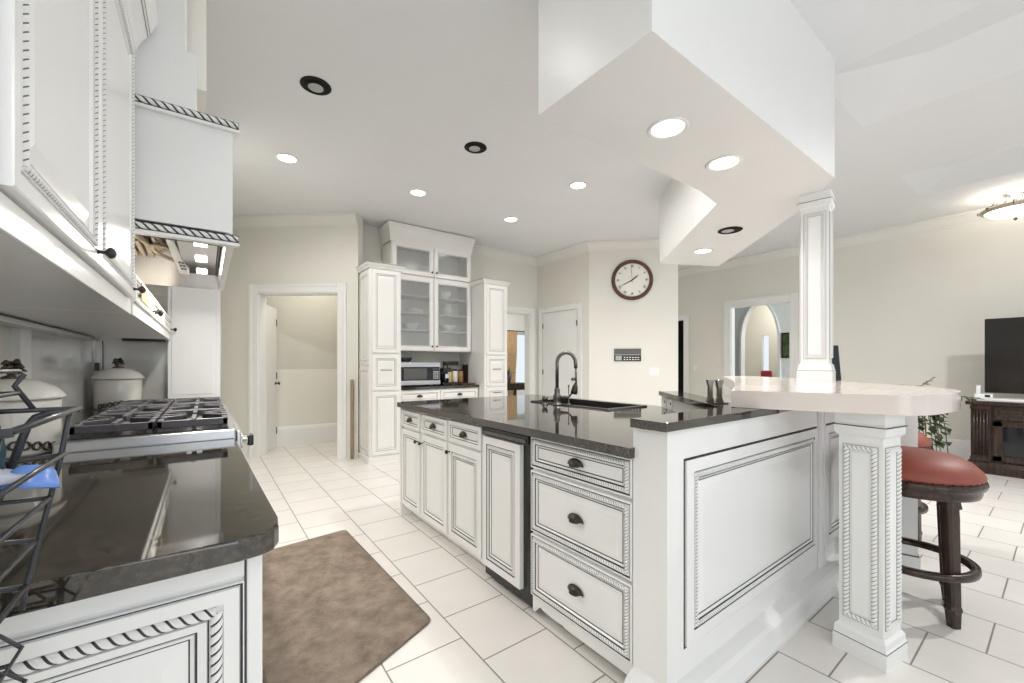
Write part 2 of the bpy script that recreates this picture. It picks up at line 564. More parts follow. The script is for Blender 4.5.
# ceiling with two shallow tent-shaped recesses over the family room
b = M()
C1 = (3.34, 4.30, -2.4, 1.005); C2 = (5.69, 6.57, -2.4, 1.035)
xs = [-1.0, C1[0], C1[1], C2[0], C2[1], 14.0]
def cq(x0, x1, y0, y1):
    b.add([(x0, y0, CEIL), (x1, y0, CEIL), (x1, y1, CEIL), (x0, y1, CEIL)], [(0, 3, 2, 1)], 'ceil')
cq(xs[0], xs[1], -4, 12); cq(xs[2], xs[3], -4, 12); cq(xs[4], xs[5], -4, 12)
for c, hh in ((C1, 0.12), (C2, 0.11)):
    cq(c[0], c[1], -4, c[2]); cq(c[0], c[1], c[3], 12)
    xm = (c[0] + c[1]) / 2; s_ = (c[1] - c[0]) / 2
    vs = [(c[0], c[2], CEIL), (c[1], c[2], CEIL), (c[1], c[3], CEIL), (c[0], c[3], CEIL), (xm, c[2] + s_, CEIL + hh), (xm, c[3] - s_, CEIL + hh)]
    b.add(vs, [(0, 4, 1), (1, 4, 5, 2), (2, 5, 3), (3, 5, 4, 0)], 'ceil')
b.add([(-1, -4, CEIL + .3), (14, -4, CEIL + .3), (14, 12, CEIL + .3), (-1, 12, CEIL + .3)], [(0, 1, 2, 3)], 'ceil')
struct('ceiling', b)

# dropped soffit following the island: straight run, then a 45 degree arm
b = M()
SOF = [(1.268, 0.88), (3.20, 0.885), (3.68, 1.237), (4.98, 2.53), (4.27, 2.86), (3.03, 1.55), (2.72, 1.50), (1.268, 1.50)]
b.prism(SOF, 2.40, CEIL + .01, 'trim')
# undersides painted like the ceiling
struct('ceiling_soffit', b)


def wallseg(b, p0, p1, z0, z1, th, m, holes=()):
    """Wall from p0 to p1; th>0 thickens to the left of the direction. holes: (s0, s1, z0, z1)."""
    p0 = Vector(p0); p1 = Vector(p1); d = (p1 - p0); L = d.length; a = atan2(d.y, d.x)
    T = Matrix.Translation((p0.x, p0.y, 0)) @ Matrix.Rotation(a, 4, 'Z')
    y0, y1 = (0, th) if th > 0 else (th, 0)
    cuts = sorted(set([0, L] + [h[0] for h in holes] + [h[1] for h in holes]))
    for s0, s1 in zip(cuts[:-1], cuts[1:]):
        hs = [h for h in holes if h[0] <= s0 + 1e-6 and h[1] >= s1 - 1e-6]
        if not hs:
            b.box(s0, s1, y0, y1, z0, z1, m, T=T)
        else:
            h = hs[0]
            if h[2] > z0 + 1e-4: b.box(s0, s1, y0, y1, z0, h[2], m, T=T)
            if h[3] < z1 - 1e-4: b.box(s0, s1, y0, y1, h[3], z1, m, T=T)


b = M(); wallseg(b, (-0.66, -4), (-0.66, 4.2), 0, CEIL, 0.12, 'wall'); struct('wall_left', b)
b = M(); wallseg(b, (-0.78, 4.2), (0.05, 4.2), 0, CEIL, 0.12, 'wall'); struct('wall_alcove', b)
b = M(); wallseg(b, (0.02, 4.32), (0.02, 6.82), 0, CEIL, 0.10, 'wall'); struct('wall_side', b)
DA = Vector((0.02, 6.815)); DB = Vector((1.585, 5.49)); DL = (DB - DA).length
DU = (DB - DA) / DL; DNm = Vector((DU.y, -DU.x))          # towards the kitchen
s_in0 = 0.70; s_in1 = 1.785
b = M(); wallseg(b, DA, DB, 0, CEIL, 0.14, 'wall', [(s_in0, s_in1, 0, 2.15)]); struct('wall_diagonal', b)
b = M(); wallseg(b, (1.45, 5.82), (5.02, 5.82), 0, CEIL, 0.14, 'wall', [(2.50, 3.27, 0, 2.13)]); struct('wall_back', b)
b = M(); wallseg(b, (4.9, 4.55), (4.9, 5.82), 0, CEIL, -0.12, 'wall'); struct('wall_door', b)
b = M(); wallseg(b, (5.855, 3.595), (4.9, 4.55), 0, CEIL, -0.12, 'wall'); struct('wall_clock', b)
b = M(); wallseg(b, (7.85, -4), (7.85, 8.0), 0, CEIL, -0.12, 'wall', [(6.78, 7.75, 0.75, 2.28), (8.69, 9.5, 0, 2.12)]); struct('wall_right', b)
# hall behind the diagonal doorway
b = M(); wallseg(b, (0.3, 7.02), (2.8, 6.86), 0, CEIL, 0.1, 'hallwall'); struct('wall_hall', b)
b = M(); wallseg(b, (0.3, 7.02), (2.8, 6.86), 0.0, 1.14, -0.012, 'wall'); struct('wall_wainscot', b)
b = M(); wallseg(b, (2.6, 5.97), (2.6, 6.86), 0, CEIL, -0.1, 'hallwall'); struct('wall_hall_end', b)
# dining room beyond the back passage
b = M(); wallseg(b, (4.0, 9.3), (9.0, 9.3), 0, CEIL, 0.12, 'wallpale', [(2.05, 3.9, 0.55, 2.10)]); struct('wall_dining', b)
b = M(); wallseg(b, (3.6, 5.97), (3.6, 9.3), 0, CEIL, 0.1, 'wallpale'); struct('wall_dining_left', b)
# room beyond the wide opening, with its pointed arch
b = M()
arch = []
ya, yb, zs, zt = 3.775, 4.526, 1.75, 2.62
ym = (ya + yb) / 2; hw = (yb - ya) / 2
NA = 9
for i in range(NA + 1):
    t = i / NA
    arch.append((yb - hw * (1 - cos(t * pi / 2 * 0.92) / 1.0) / (1 - cos(pi / 2 * 0.92)), zs + (zt - zs) * sin(t * pi / 2 * 0.92) / sin(pi / 2 * 0.92)))
left_half = arch; right_half = [(2 * ym - y, z) for y, z in arch]
outline = [(yb, 0.0)] + left_half + right_half[::-1][1:] + [(ya, 0.0)]
Y0, Y1 = 1.6, 6.6
def arch_face(x):
    fl = []
    fl.append([(x, Y1, 0), (x, yb, 0), (x, yb, zs), (x, Y1, zs)])
    fl.append([(x, ya, 0), (x, Y0, 0), (x, Y0, zs), (x, ya, zs)])
    for i in range(NA):
        (y0, z0), (y1, z1) = left_half[i], left_half[i + 1]
        fl.append([(x, Y1, z0), (x, y0, z0), (x, y1, z1), (x, Y1, z1)])
        (y0, z0), (y1, z1) = right_half[i], right_half[i + 1]
        fl.append([(x, y0, z0), (x, Y0, z0), (x, Y0, z1), (x, y1, z1)])
    fl.append([(x, Y1, zt), (x, Y0, zt), (x, Y0, CEIL), (x, Y1, CEIL)])
    return fl
for x in (10.0, 10.15):
    for q in arch_face(x):
        b.add(q, [(0, 1, 2, 3)], 'wallpale')
for (y0, z0), (y1, z1) in zip(outline[:-1], outline[1:]):
    b.add([(10.0, y0, z0), (10.0, y1, z1), (10.15, y1, z1), (10.15, y0, z0)], [(0, 1, 2, 3)], 'trim')
struct('wall_arch', b)
b = M()   # raised moulding round the arch
loops = []
for k, (y, z) in enumerate(outline):
    cyy, czz = (y - ym), (z - 1.2)
    n_ = Vector((1 if y > ym else -1, 0)) if z <= zs else Vector((cyy, z - zs)).normalized()
    if abs(y - ym) < 1e-6: n_ = Vector((0, 1))
    o_ = (y + n_.x * 0.05, z + n_.y * 0.05)
    loops.append([(10.0, y, z), (9.965, y, z), (9.965, o_[0], o_[1]), (10.0, o_[0], o_[1])])
b.loft(loops, 'trim'); struct('trim_arch', b)
b = M(); wallseg(b, (11.5, 1.6), (11.5, 7.0), 0, CEIL, -0.1, 'wall', [(2.95, 3.11, 1.05, 1.95)]); struct('wall_far_corridor', b)
b = M(); wallseg(b, (7.97, 6.6), (11.5, 6.6), 0, CEIL, 0.1, 'wallpale'); struct('wall_far_side', b)
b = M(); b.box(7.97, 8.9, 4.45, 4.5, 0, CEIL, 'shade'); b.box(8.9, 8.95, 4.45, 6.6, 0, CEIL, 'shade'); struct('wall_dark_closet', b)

# crown mouldings and baseboards
CR = [(0, -0.15), (0.012, -0.15), (0.018, -0.125), (0.03, -0.115), (0.075, -0.05), (0.09, -0.035), (0.105, -0.03), (0.105, 0.0), (0, 0)]
b = M(); b.sweep(CR, [(0.05, 6.79), (1.585, 5.49)], 'crown', -1, z=CEIL); struct('trim_1', b)
b = M(); b.sweep(CR, [(3.3, 5.82), (4.9, 5.82), (4.9, 4.55), (5.855, 3.595)], 'crown', -1, z=CEIL); struct('trim_2', b)
b = M(); b.sweep(CR, [(7.85, 8.0), (7.85, -4)], 'crown', -1, z=CEIL); struct('trim_3', b)
BB = [(0, 0), (0.02, 0), (0.02, 0.15), (0.012, 0.175), (0, 0.18)]
b = M(); b.sweep(BB, [tuple(DA + DU * 0.1), tuple(DA + DU * 0.57)], 'trim', -1); struct('baseboard_diagonal', b)
b = M(); b.sweep([(0, 0), (0.03, 0), (0.03, 0.24), (0.02, 0.28), (0, 0.29)], [(0.3, 7.007), (2.8, 6.847)], 'trim', -1); struct('baseboard_hall', b)
b = M(); b.sweep(BB, [(4.9, 4.55), (5.855, 3.595)], 'trim', -1); struct('baseboard_clock', b)
b = M(); b.sweep([(0, 0), (0.02, 0), (0.02, 0.20), (0.012, 0.235), (0, 0.24)], [(7.85, 4.55), (7.85, -4)], 'trim', -1); struct('baseboard_right', b)


def casing(b, w, h, cw, t, m='trim', T=None, z0=0.0, sill=False):
    """Door casing round an opening x 0..w, z z0..h; local -y is the room side."""
    prof = [(0, 0), (0, t * .6), (cw * .25, t * .7), (cw * .6, t * .75), (cw * .75, t), (cw, t), (cw, 0)]
    def col(x, sgn, za, zb_):
        vs = [(x + sgn * o, -y, z) for z in (za, zb_) for o, y in prof]
        k = len(prof)
        fs = [(j, (j + 1) % k, k + (j + 1) % k, k + j) for j in range(k)] + [list(range(k)), list(range(2 * k - 1, k - 1, -1))]
        b.add(vs, fs, m, T=T)
    col(0, -1, z0 - (cw if sill else 0), h + cw); col(w, 1, z0 - (cw if sill else 0), h + cw)
    vs = [(x, -y, h + o) for x in (0, w) for o, y in prof]
    k = len(prof)
    fs = [(j, (j + 1) % k, k + (j + 1) % k, k + j) for j in range(k)] + [list(range(k)), list(range(2 * k - 1, k - 1, -1))]
    b.add(vs, fs, m, T=T)
    if sill:
        b.box(0, w, -t, 0, z0 - cw, z0, m, T=T)


# casings: diagonal doorway, back passage, white door, wide opening, closet doorway
ang = atan2(DU.y, DU.x)
p_ = DA + DU * s_in0
b = M(); T = Matrix.Translation((p_.x, p_.y, 0)) @ Matrix.Rotation(ang, 4, 'Z')
w_ = s_in1 - s_in0
casing(b, w_, 2.15, 0.115, 0.03, T=T)
b.box(-0.02, 0.015, 0, 0.14, 0, 2.15, 'trim', T=T); b.box(w_ - 0.015, w_ + 0.02, 0, 0.14, 0, 2.15, 'trim', T=T); b.box(0, w_, 0, 0.14, 2.135, 2.165, 'trim', T=T)
struct('trim_4', b)
b = M(); T = Matrix.Translation((3.95, 5.82, 0)); casing(b, 0.77, 2.13, 0.10, 0.025, T=T)
b.box(0.755, 0.785, 0, 0.14, 0, 2.13, 'trim', T=T); b.box(0, 0.77, 0, 0.14, 2.115, 2.14, 'trim', T=T); struct('trim_5', b)
b = M(); T = Matrix.Translation((7.85, 3.75, 0)) @ Matrix.Rotation(-pi / 2, 4, 'Z')
casing(b, 0.97, 2.28, 0.12, 0.03, T=T, z0=0.75, sill=True)
b.box(-0.01, 0.012, 0, 0.12, 0.75, 2.28, 'trim', T=T); b.box(0.958, 0.98, 0, 0.12, 0.75, 2.28, 'trim', T=T); b.box(0, 0.97, 0, 0.12, 2.268, 2.29, 'trim', T=T); b.box(0, 0.97, 0, 0.12, 0.74, 0.762, 'trim', T=T)
struct('trim_6', b)
b = M(); T = Matrix.Translation((7.85, 5.5, 0)) @ Matrix.Rotation(-pi / 2, 4, 'Z'); casing(b, 0.81, 2.12, 0.11, 0.03, T=T); struct('trim_7', b)
# dining window: frame and mullions
b = M()
b.box(6.05, 7.9, 9.32, 9.38, 0.52, 0.58, 'trim'); b.box(6.05, 7.9, 9.32, 9.38, 2.05, 2.13, 'trim')
for x in (6.02, 6.95, 7.86): b.box(x, x + 0.06, 9.32, 9.38, 0.55, 2.1, 'trim')
struct('window_1', b)
b = M(); b.box(11.52, 11.56, 4.53, 4.73, 1.02, 1.06, 'trim'); b.box(11.52, 11.56, 4.54, 4.56, 1.05, 1.95, 'trim'); b.box(11.52, 11.56, 4.70, 4.72, 1.05, 1.95, 'trim'); struct('window_2', b)
# casing of the window by the sink on the left wall, and glossy backsplash
b = M(); b.box(-0.66, -0.635, 2.66, 2.80, 1.0, 2.2, 'trim'); b.box(-0.66, -0.645, 2.69, 2.70, 1.0, 2.2, 'softglaze'); struct('trim_8', b)
b = M(); b.box(-0.66, -0.652, 2.80, 4.2, 0.914, 1.40, 'splash'); b.box(-0.652, -0.20, 4.192, 4.2, 0.914, 1.75, 'splash'); struct('wall_backsplash', b)
b = M(); b.box(-0.66, -0.64, 4.17, 4.192, 0.914, 1.40, 'trim'); struct('trim_9', b)


# ---------------------------------------------------------------- joinery helpers (local frame: x right, -y out, z up)
def door_prof(t, st, g='glaze', m='white', rope=False, small=False):
    k = 0.6 if small else 1.0
    p = [(0, 0, m), (0, t, m), (0.003, t + .002, m), (st - .004 * k, t + .002, m), (st - .002 * k, t - .004, g), (st + .001 * k, t - .004, g), (st + .003 * k, t + .001, m)]
    if rope:
        p += [(st + .020, t + .001, m), (st + .022, t - .004, g), (st + .0245, t - .004, g), (st + .027, t, m)]
        s = st + .030
    else:
        p += [(st + .010 * k, t, m)]
        s = st + .012 * k
    p += [(s + .003, t - .006, m), (s + .005, t - .007, g), (s + .0075, t - .007, g), (s + .010, t - .006, m), (s + .034 * k, t - .001, m)]
    return p, st + .0115


def frontpanel(parent, name, x0, z0, w, h, st=0.05, t=0.02, rope=None, g='glaze', m='white', small=False, rg='ropeglaze'):
    b = M()
    p, ri = door_prof(t, st, g, m, bool(rope), small)
    b.rings(x0, z0, w, h, p, m)
    d = link(name, b, parent=parent)
    if rope:
        r, pitch = rope
        rb = M()
        a, c, e, f_ = x0 + ri, x0 + w - ri, z0 + ri, z0 + h - ri
        y = -(t + .001)
        rb.rope((a, y, e), (a, y, f_), r, pitch, m, rg); rb.rope((c, y, e), (c, y, f_), r, pitch, m, rg)
        rb.rope((a, y, f_), (c, y, f_), r, pitch, m, rg); rb.rope((a, y, e), (c, y, e), r, pitch, m, rg)
        link('rope_molding', rb, parent=d)
    return d


def cup_pull(parent, x, z, y, w=0.082, m='bronze'):
    b = M()
    n1, n2 = 12, 6
    vs = []; fs = []
    for j in range(n2 + 1):
        ph = pi / 2 * j / n2
        for i in range(n1 + 1):
            th = pi * i / n1
            vs.append((x - w / 2 * cos(th) * (0.55 + 0.45 * cos(ph)), y - 0.026 * sin(ph) * sin(th) ** 0.6 if 0 < i < n1 else y, z - 0.012 + 0.030 * sin(th) * cos(ph) + 0.0))
    for j in range(n2):
        for i in range(n1):
            a = j * (n1 + 1) + i
            fs.append((a, a + 1, a + n1 + 2, a + n1 + 1))
    b.add(vs, fs, m, True)
    # lip and back flange
    b.tube([(x - w / 2 * cos(pi * i / 10) * 0.56, y - 0.026 * sin(pi * i / 10) ** 0.6, z - 0.012) for i in range(11)], 0.0025, m, n=6)
    b.tube([(x - w / 2 * cos(pi * i / 10), y - 0.002, z - 0.012 + 0.030 * sin(pi * i / 10)) for i in range(11)], 0.003, m, n=6)
    return link('cup_pull', b, parent=parent)


def knob(parent, x, z, y, r=0.014, m='bronze'):
    b = M(); s = r / 0.014
    prof = [(0.006, 0), (0.0045, 0.006), (0.004, 0.012), (0.008, 0.016), (0.0135, 0.021), (0.014, 0.025), (0.011, 0.031), (0.004, 0.034), (0, 0.0345)]
    b.lathe([(a * s, c * s) for a, c in prof], m, 14, T=Tm(x, y, z, rx=pi / 2))
    return link('knob', b, parent=parent)


def bar_pull(parent, x, z, y, w=0.11, m='bronze'):
    b = M()
    b.tube([(x - w / 2, y, z), (x - w / 2, y - .025, z), (x + w / 2, y - .025, z), (x + w / 2, y, z)], 0.0045, m, n=8)
    return link('handle', b, parent=parent)


# ---------------------------------------------------------------- kitchen island
FR = 1.285          # carcass front plane (faces -x); doors stand 22 mm proud
ROPE = (0.0085, 0.0125)


def isl(name, label, ytop, w, group=None, cat='cabinet'):
    return thing(name, label, cat, (FR, ytop, 0), -pi / 2, group)


def carcass(t, w, d, z0, z1, m='white', toe=True):
    b = M()
    b.box(0, w, 0, d, z0, z1, m)
    if toe:
        b.box(0, w, 0.07, d, 0.0, z0, m)
    return link('carcass', b, parent=t)


# far unit: two doors and two drawers
t = isl('base_cabinet', 'white island base cabinet with two narrow doors and two small drawers at the far end', 3.222, 0.81)
carcass(t, 0.81, 0.55, 0.075, 0.874)
b = M(); b.box(0, 0.025, -0.025, 0.07, 0.0, 0.874, 'white'); link('end_stile', b, parent=t)
for (x0, w, kx) in ((0.03, 0.335, 0.335), (0.405, 0.39, 0.765)):
    d = frontpanel(t, 'drawer', x0, 0.722, w, 0.13, 0.028, small=True); cup_pull(d, x0 + w / 2, 0.79, -0.022, 0.075)
    d = frontpanel(t, 'door', x0, 0.105, w, 0.60, 0.045); knob(d, x0 + (w - 0.02 if x0 < 0.2 else 0.02), 0.645, -0.022)
# single door unit
t = isl('base_cabinet', 'white island base cabinet with one door under one drawer, beside the compactor', 2.412, 0.42)
carcass(t, 0.42, 0.55, 0.075, 0.874)
d = frontpanel(t, 'drawer', 0.012, 0.722, 0.395, 0.135, 0.03, small=True); cup_pull(d, 0.21, 0.79, -0.022)
d = frontpanel(t, 'door', 0.012, 0.105, 0.395, 0.60, 0.05, rope=(0.006, 0.011)); knob(d, 0.012 + 0.02, 0.655, -0.022)
# compactor
t = isl('trash_compactor', 'narrow built-in compactor with black top strip and white panel door', 1.99, 0.43, cat='appliance')
b = M(); b.box(0.002, 0.428, 0.0, 0.55, 0.03, 0.872, 'black'); link('body', b, parent=t)
b = M(); b.box(0.005, 0.425, -0.03, 0.0, 0.822, 0.868, 'black', 0.004); b.box(0.02, 0.41, -0.036, -0.03, 0.832, 0.850, 'greypanel', 0.002); link('control_strip', b, parent=t)
d = frontpanel(t, 'door', 0.008, 0.09, 0.345, 0.725, 0.045, t=0.024, rope=(0.006, 0.011))
# three drawer unit
t = isl('drawer_cabinet', 'white island cabinet with three rope-edged drawers next to the end panel', 1.558, 0.60)
carcass(t, 0.60, 0.55, 0.10, 0.874)
for (z0, h, zc) in ((0.722, 0.148, 0.80), (0.415, 0.292, 0.565), (0.108, 0.292, 0.262)):
    d = frontpanel(t, 'drawer', 0.004, z0, 0.592, h, 0.012, rope=ROPE); cup_pull(d, 0.31, zc, -0.024, 0.088)
b = M()   # scalloped apron under the bottom drawer
N = 40; vs = []; 
for i in range(N + 1):
    u = i / N; x = 0.60 * u
    if u < 0.05: zz = 0.020
    elif u < 0.14: zz = 0.058 - 0.02 * ((u - 0.10) / 0.05) ** 2
    elif u < 0.36: zz = 0.052 - 0.004 * sin((u - .14) * 14)
    else: zz = 0.044
    vs += [(x, -0.004, zz), (x, -0.004, 0.108), (x, 0.016, zz), (x, 0.016, 0.108)]
fs = []
for i in range(N):
    a = i * 4; c = a + 4
    fs += [(a, c, c + 1, a + 1), (a + 2, a + 3, c + 3, c + 2), (a, a + 2, c + 2, c), (a + 1, c + 1, c + 3, a + 3)]
b.add(vs, fs, 'white'); link('apron', b, parent=t)

# end panel wall of the island
EY = 0.815
t = thing('island_end_panel', 'white island end wall with two framed rope-edged panels and tall skirting', 'panel', (1.262, EY, 0), 0)
b = M()
b.box(0.0, 2.05, 0.0, 0.14, 0.0, 0.989, 'white')
b.box(1.405, 1.415, -0.012, 0, 0.02, 0.985, 'white', 0.003); b.box(1.43, 1.47, -0.012, 0, 0.02, 0.985, 'white', 0.004); b.box(1.485, 1.495, -0.012, 0, 0.02, 0.985, 'white', 0.003)
link('wall_body', b, parent=t)
for x0, w in ((0.108, 1.275), (1.51, 0.50)):
    d = frontpanel(t, 'framed_panel', x0, 0.215, w, 0.66, 0.048, t=0.008, rope=(0.0078, 0.0125))
    b = M(); b.rings(x0 - .008, 0.207, w + .016, 0.676, [(0, 0, 'white'), (0, .0012, 'glaze'), (.0032, .0012, 'glaze'), (.004, 0, 'glaze')], 'white'); link('glaze_line', b, parent=d)
b = M()
SK = [(0, 0), (0.076, 0), (0.076, 0.012), (0.066, 0.020), (0.062, 0.024), (0.058, 0.080), (0.045, 0.095), (0.020, 0.106), (0.008, 0.110), (0, 0.112)]
b.sweep(SK, [(0.0, 0.135), (0.0, 0.0), (2.05, 0.0)], 'white', -1); link('skirting', b, parent=t)

# diagonal knee wall behind the sink, with two outlets
t = thing('knee_wall', 'white diagonal knee wall under the granite ledge behind the sink', 'wall', (2.28, 1.36, 0), 0)
b = wm(t); b.prism([(1.93, 0.955), (2.00, 0.955), (2.75, 1.69), (2.66, 1.765)], 0.0, 0.989, 'white'); link('wall_body', b, parent=t)
ol = None
for i, s in enumerate((0.90, 0.77)):
    x, y = 1.93 + 0.73 * s, 0.955 + 0.81 * s
    o = thing('outlet', ['white double outlet on the knee wall nearest its far end', 'white double outlet on the knee wall nearer the bar'][i], 'outlet', (x, y, 0.955), atan2(0.81, 0.73) + pi, 'outlets on the knee wall')
    b = M(); b.box(-0.035, 0.035, -0.006, 0.0, -0.028, 0.028, 'trim', 0.002); link('cover_plate', b, parent=o)
    b = M(); b.box(-0.011, 0.011, -0.008, -0.006, -0.010, 0.010, 'black'); link('socket', b, parent=o)

# granite: main counter with sink cut-out, raised ledge
def isl_top():
    b = M()
    z0, z1 = 0.876, 0.914
    P = [[(1.236, 0.948), (1.9, 0.948), (2.12, 1.185), (2.12, 3.225), (1.236, 3.225)],
         [(2.12, 1.185), (2.52, 1.62), (2.52, 1.81), (2.12, 1.81)],
         [(2.12, 2.585), (2.52, 2.585), (2.52, 3.225), (2.12, 3.225)],
         [(2.52, 1.62), (2.66, 1.78), (2.66, 3.225), (2.52, 3.225)]]
    for p in P:
        b.prism(p, z0, z1, 'granite')
    return b
solo('island_countertop', isl_top(), 'polished black granite worktop of the island around the sink', 'countertop')
b = M(); b.prism([(1.238, 0.802), (2.14, 0.802), (2.14, 1.02), (2.79, 1.69), (2.67, 1.795), (1.895, 0.95), (1.238, 0.95)], 0.990, 1.022, 'granite', 0.003)
solo('raised_ledge', b, 'raised black granite ledge capping the island end wall and diagonal knee wall', 'countertop')
# hidden island core under the counter, behind the drawer units
b = M(); b.prism([(1.84, 0.96), (1.92, 0.96), (2.62, 1.80), (2.62, 3.2), (1.84, 3.2)], 0.0, 0.70, 'white'); solo('island_core', b, 'white back body of the island below the sink worktop', 'cabinet')

# sink
t = thing('sink', 'black undermount basin set in the island worktop behind the faucet', 'sink', (2.32, 2.11, 0.71), 0)
b = wm(t)
rim = []
ox0, ox1, oy0, oy1 = 2.112, 2.535, 1.795, 2.60; ix0, ix1, iy0, iy1 = 2.14, 2.50, 1.83, 2.565
def rect(x0, x1, y0, y1, z): return [(x0, y0, z), (x1, y0, z), (x1, y1, z), (x0, y1, z)]
b.loft([rect(ox0, ox1, oy0, oy1, 0.9145), rect(ox0 + .004, ox1 - .004, oy0 + .004, oy1 - .004, 0.924), rect(ix0, ix1, iy0, iy1, 0.924), rect(ix0 + .012, ix1 - .012, iy0 + .012, iy1 - .012, 0.73)], 'sinkblack', cap=False)
b.add(rect(ix0 + .012, ix1 - .012, iy0 + .012, iy1 - .012, 0.73), [(0, 1, 2, 3)], 'sinkblack')
link('basin', b, parent=t)
b = wm(t); b.lathe([(0.045, 0), (0.045, 0.006), (0.035, 0.008), (0.03, 0.003), (0, 0.003)], 'chrome', 16, T=Tm(2.32, 2.1, 0.7305)); link('drain', b, parent=t)

# faucet: gooseneck with pull-down head
RX, RY = cos(-YAW), sin(-YAW)
t = thing('faucet', 'tall aged-pewter gooseneck faucet with hanging spray head beside the sink', 'faucet', (2.095, 2.265, 0.914), -YAW)
b = M(); b.lathe([(0.034, 0), (0.034, 0.006), (0.028, 0.012), (0.024, 0.03), (0.030, 0.05), (0.030, 0.07), (0.022, 0.085), (0.019, 0.10), (0.022, 0.115), (0.017, 0.125), (0.013, 0.13)], 'pewter', 18); link('base', b, parent=t)
b = M(); pts = [(0, 0, 0.12), (0, 0, 0.30)] + [(0.068 - 0.068 * cos(pi * i / 12), 0, 0.315 + 0.075 * sin(pi * i / 12)) for i in range(0, 12)] + [(0.137, 0, 0.305), (0.138, 0, 0.275)]
b.tube(pts, 0.013, 'pewter', 10); link('spout', b, parent=t)
b = M(); b.tube([(0.139, 0, 0.280), (0.141, 0, 0.160)], 0.0065, 'pewter', 8); link('hose', b, parent=t)
b = M(); b.lathe([(0.010, 0.0), (0.021, -0.03), (0.024, -0.05), (0.026, -0.075), (0.020, -0.085), (0, -0.085)][::-1], 'bronze', 14, T=Tm(0.139, 0, 0.165, ry=0.18)); link('spray_head', b, parent=t)
b = M(); b.tube([(0.02, 0, 0.055), (0.075, 0, 0.06), (0.10, 0, 0.075)], [0.014, 0.012, 0.009], 'pewter', 8); b.tube([(0.095, 0, 0.07), (0.125, 0, 0.105), (0.135, 0, 0.13)], [0.007, 0.005, 0.004], 'pewter', 8); link('lever_handle', b, parent=t)
t = thing('soap_dispenser', 'short pewter soap pump on the worktop left of the faucet', 'soap dispenser', (2.045, 2.345, 0.914), -YAW)
b = M(); b.lathe([(0.026, 0), (0.026, 0.005), (0.017, 0.012), (0.015, 0.03), (0.021, 0.035), (0.021, 0.06), (0.010, 0.065), (0, 0.066)], 'pewter', 14); link('body', b, parent=t)
t = thing('side_sprayer', 'thin upright pewter rod standing on the worktop right of the faucet neck', 'faucet accessory', (2.175, 2.225, 0.914), -YAW)
b = M(); b.lathe([(0.018, 0), (0.018, 0.005), (0.010, 0.012), (0.004, 0.02), (0.0035, 0.13), (0.006, 0.135), (0.006, 0.15), (0, 0.152)], 'pewter', 10); link('body', b, parent=t)

# ---------------------------------------------------------------- raised bar: marble slab, post, column, knee-wall end
def arcpts(cx, cy, rx, ry, a0, a1, n):
    return [(cx + rx * cos(rad(a0 + (a1 - a0) * i / n)), cy + ry * sin(rad(a0 + (a1 - a0) * i / n))) for i in range(n + 1)]
slab = [(1.925, 0.92), (1.985, 0.74), (2.070, 0.56), (2.118, 0.42), (2.135, 0.375), (2.16, 0.345), (2.20, 0.325), (2.28, 0.305), (2.40, 0.29), (2.52, 0.282), (2.64, 0.283), (2.76, 0.30), (2.88, 0.34), (3.0, 0.41), (3.12, 0.505), (3.45, 0.83), (4.05, 1.50), (4.30, 1.80), (4.28, 1.95), (4.0, 1.98), (3.55, 1.72), (2.95, 1.39), (2.5, 1.165)]
def catmull(P, n):
    out = []
    for i in range(len(P) - 1):
        p0, p1, p2, p3 = P[max(i - 1, 0)], P[i], P[i + 1], P[min(i + 2, len(P) - 1)]
        for k in range(n):
            t_ = k / n
            out.append(tuple(0.5 * (2 * p1[c] + (p2[c] - p0[c]) * t_ + (2 * p0[c] - 5 * p1[c] + 4 * p2[c] - p3[c]) * t_ ** 2 + (3 * p1[c] - p0[c] - 3 * p2[c] + p3[c]) * t_ ** 3) for c in (0, 1)))
    return out + [P[-1]]
slab = catmull([(1.925, 0.92), (1.985, 0.74), (2.065, 0.56), (2.112, 0.44), (2.15, 0.37), (2.22, 0.322), (2.38, 0.292), (2.60, 0.280), (2.82, 0.312), (3.0, 0.41), (3.14, 0.52)], 6) + slab[15:]
b = M(); b.prism(slab, 1.023, 1.10, 'slab', 0.005); solo('bar_counter', b, 'thick pale pink marble bar top with rounded end resting on the white post', 'countertop')


def sq(h, z): return [(-h, -h, z), (h, -h, z), (h, h, z), (-h, h, z)]


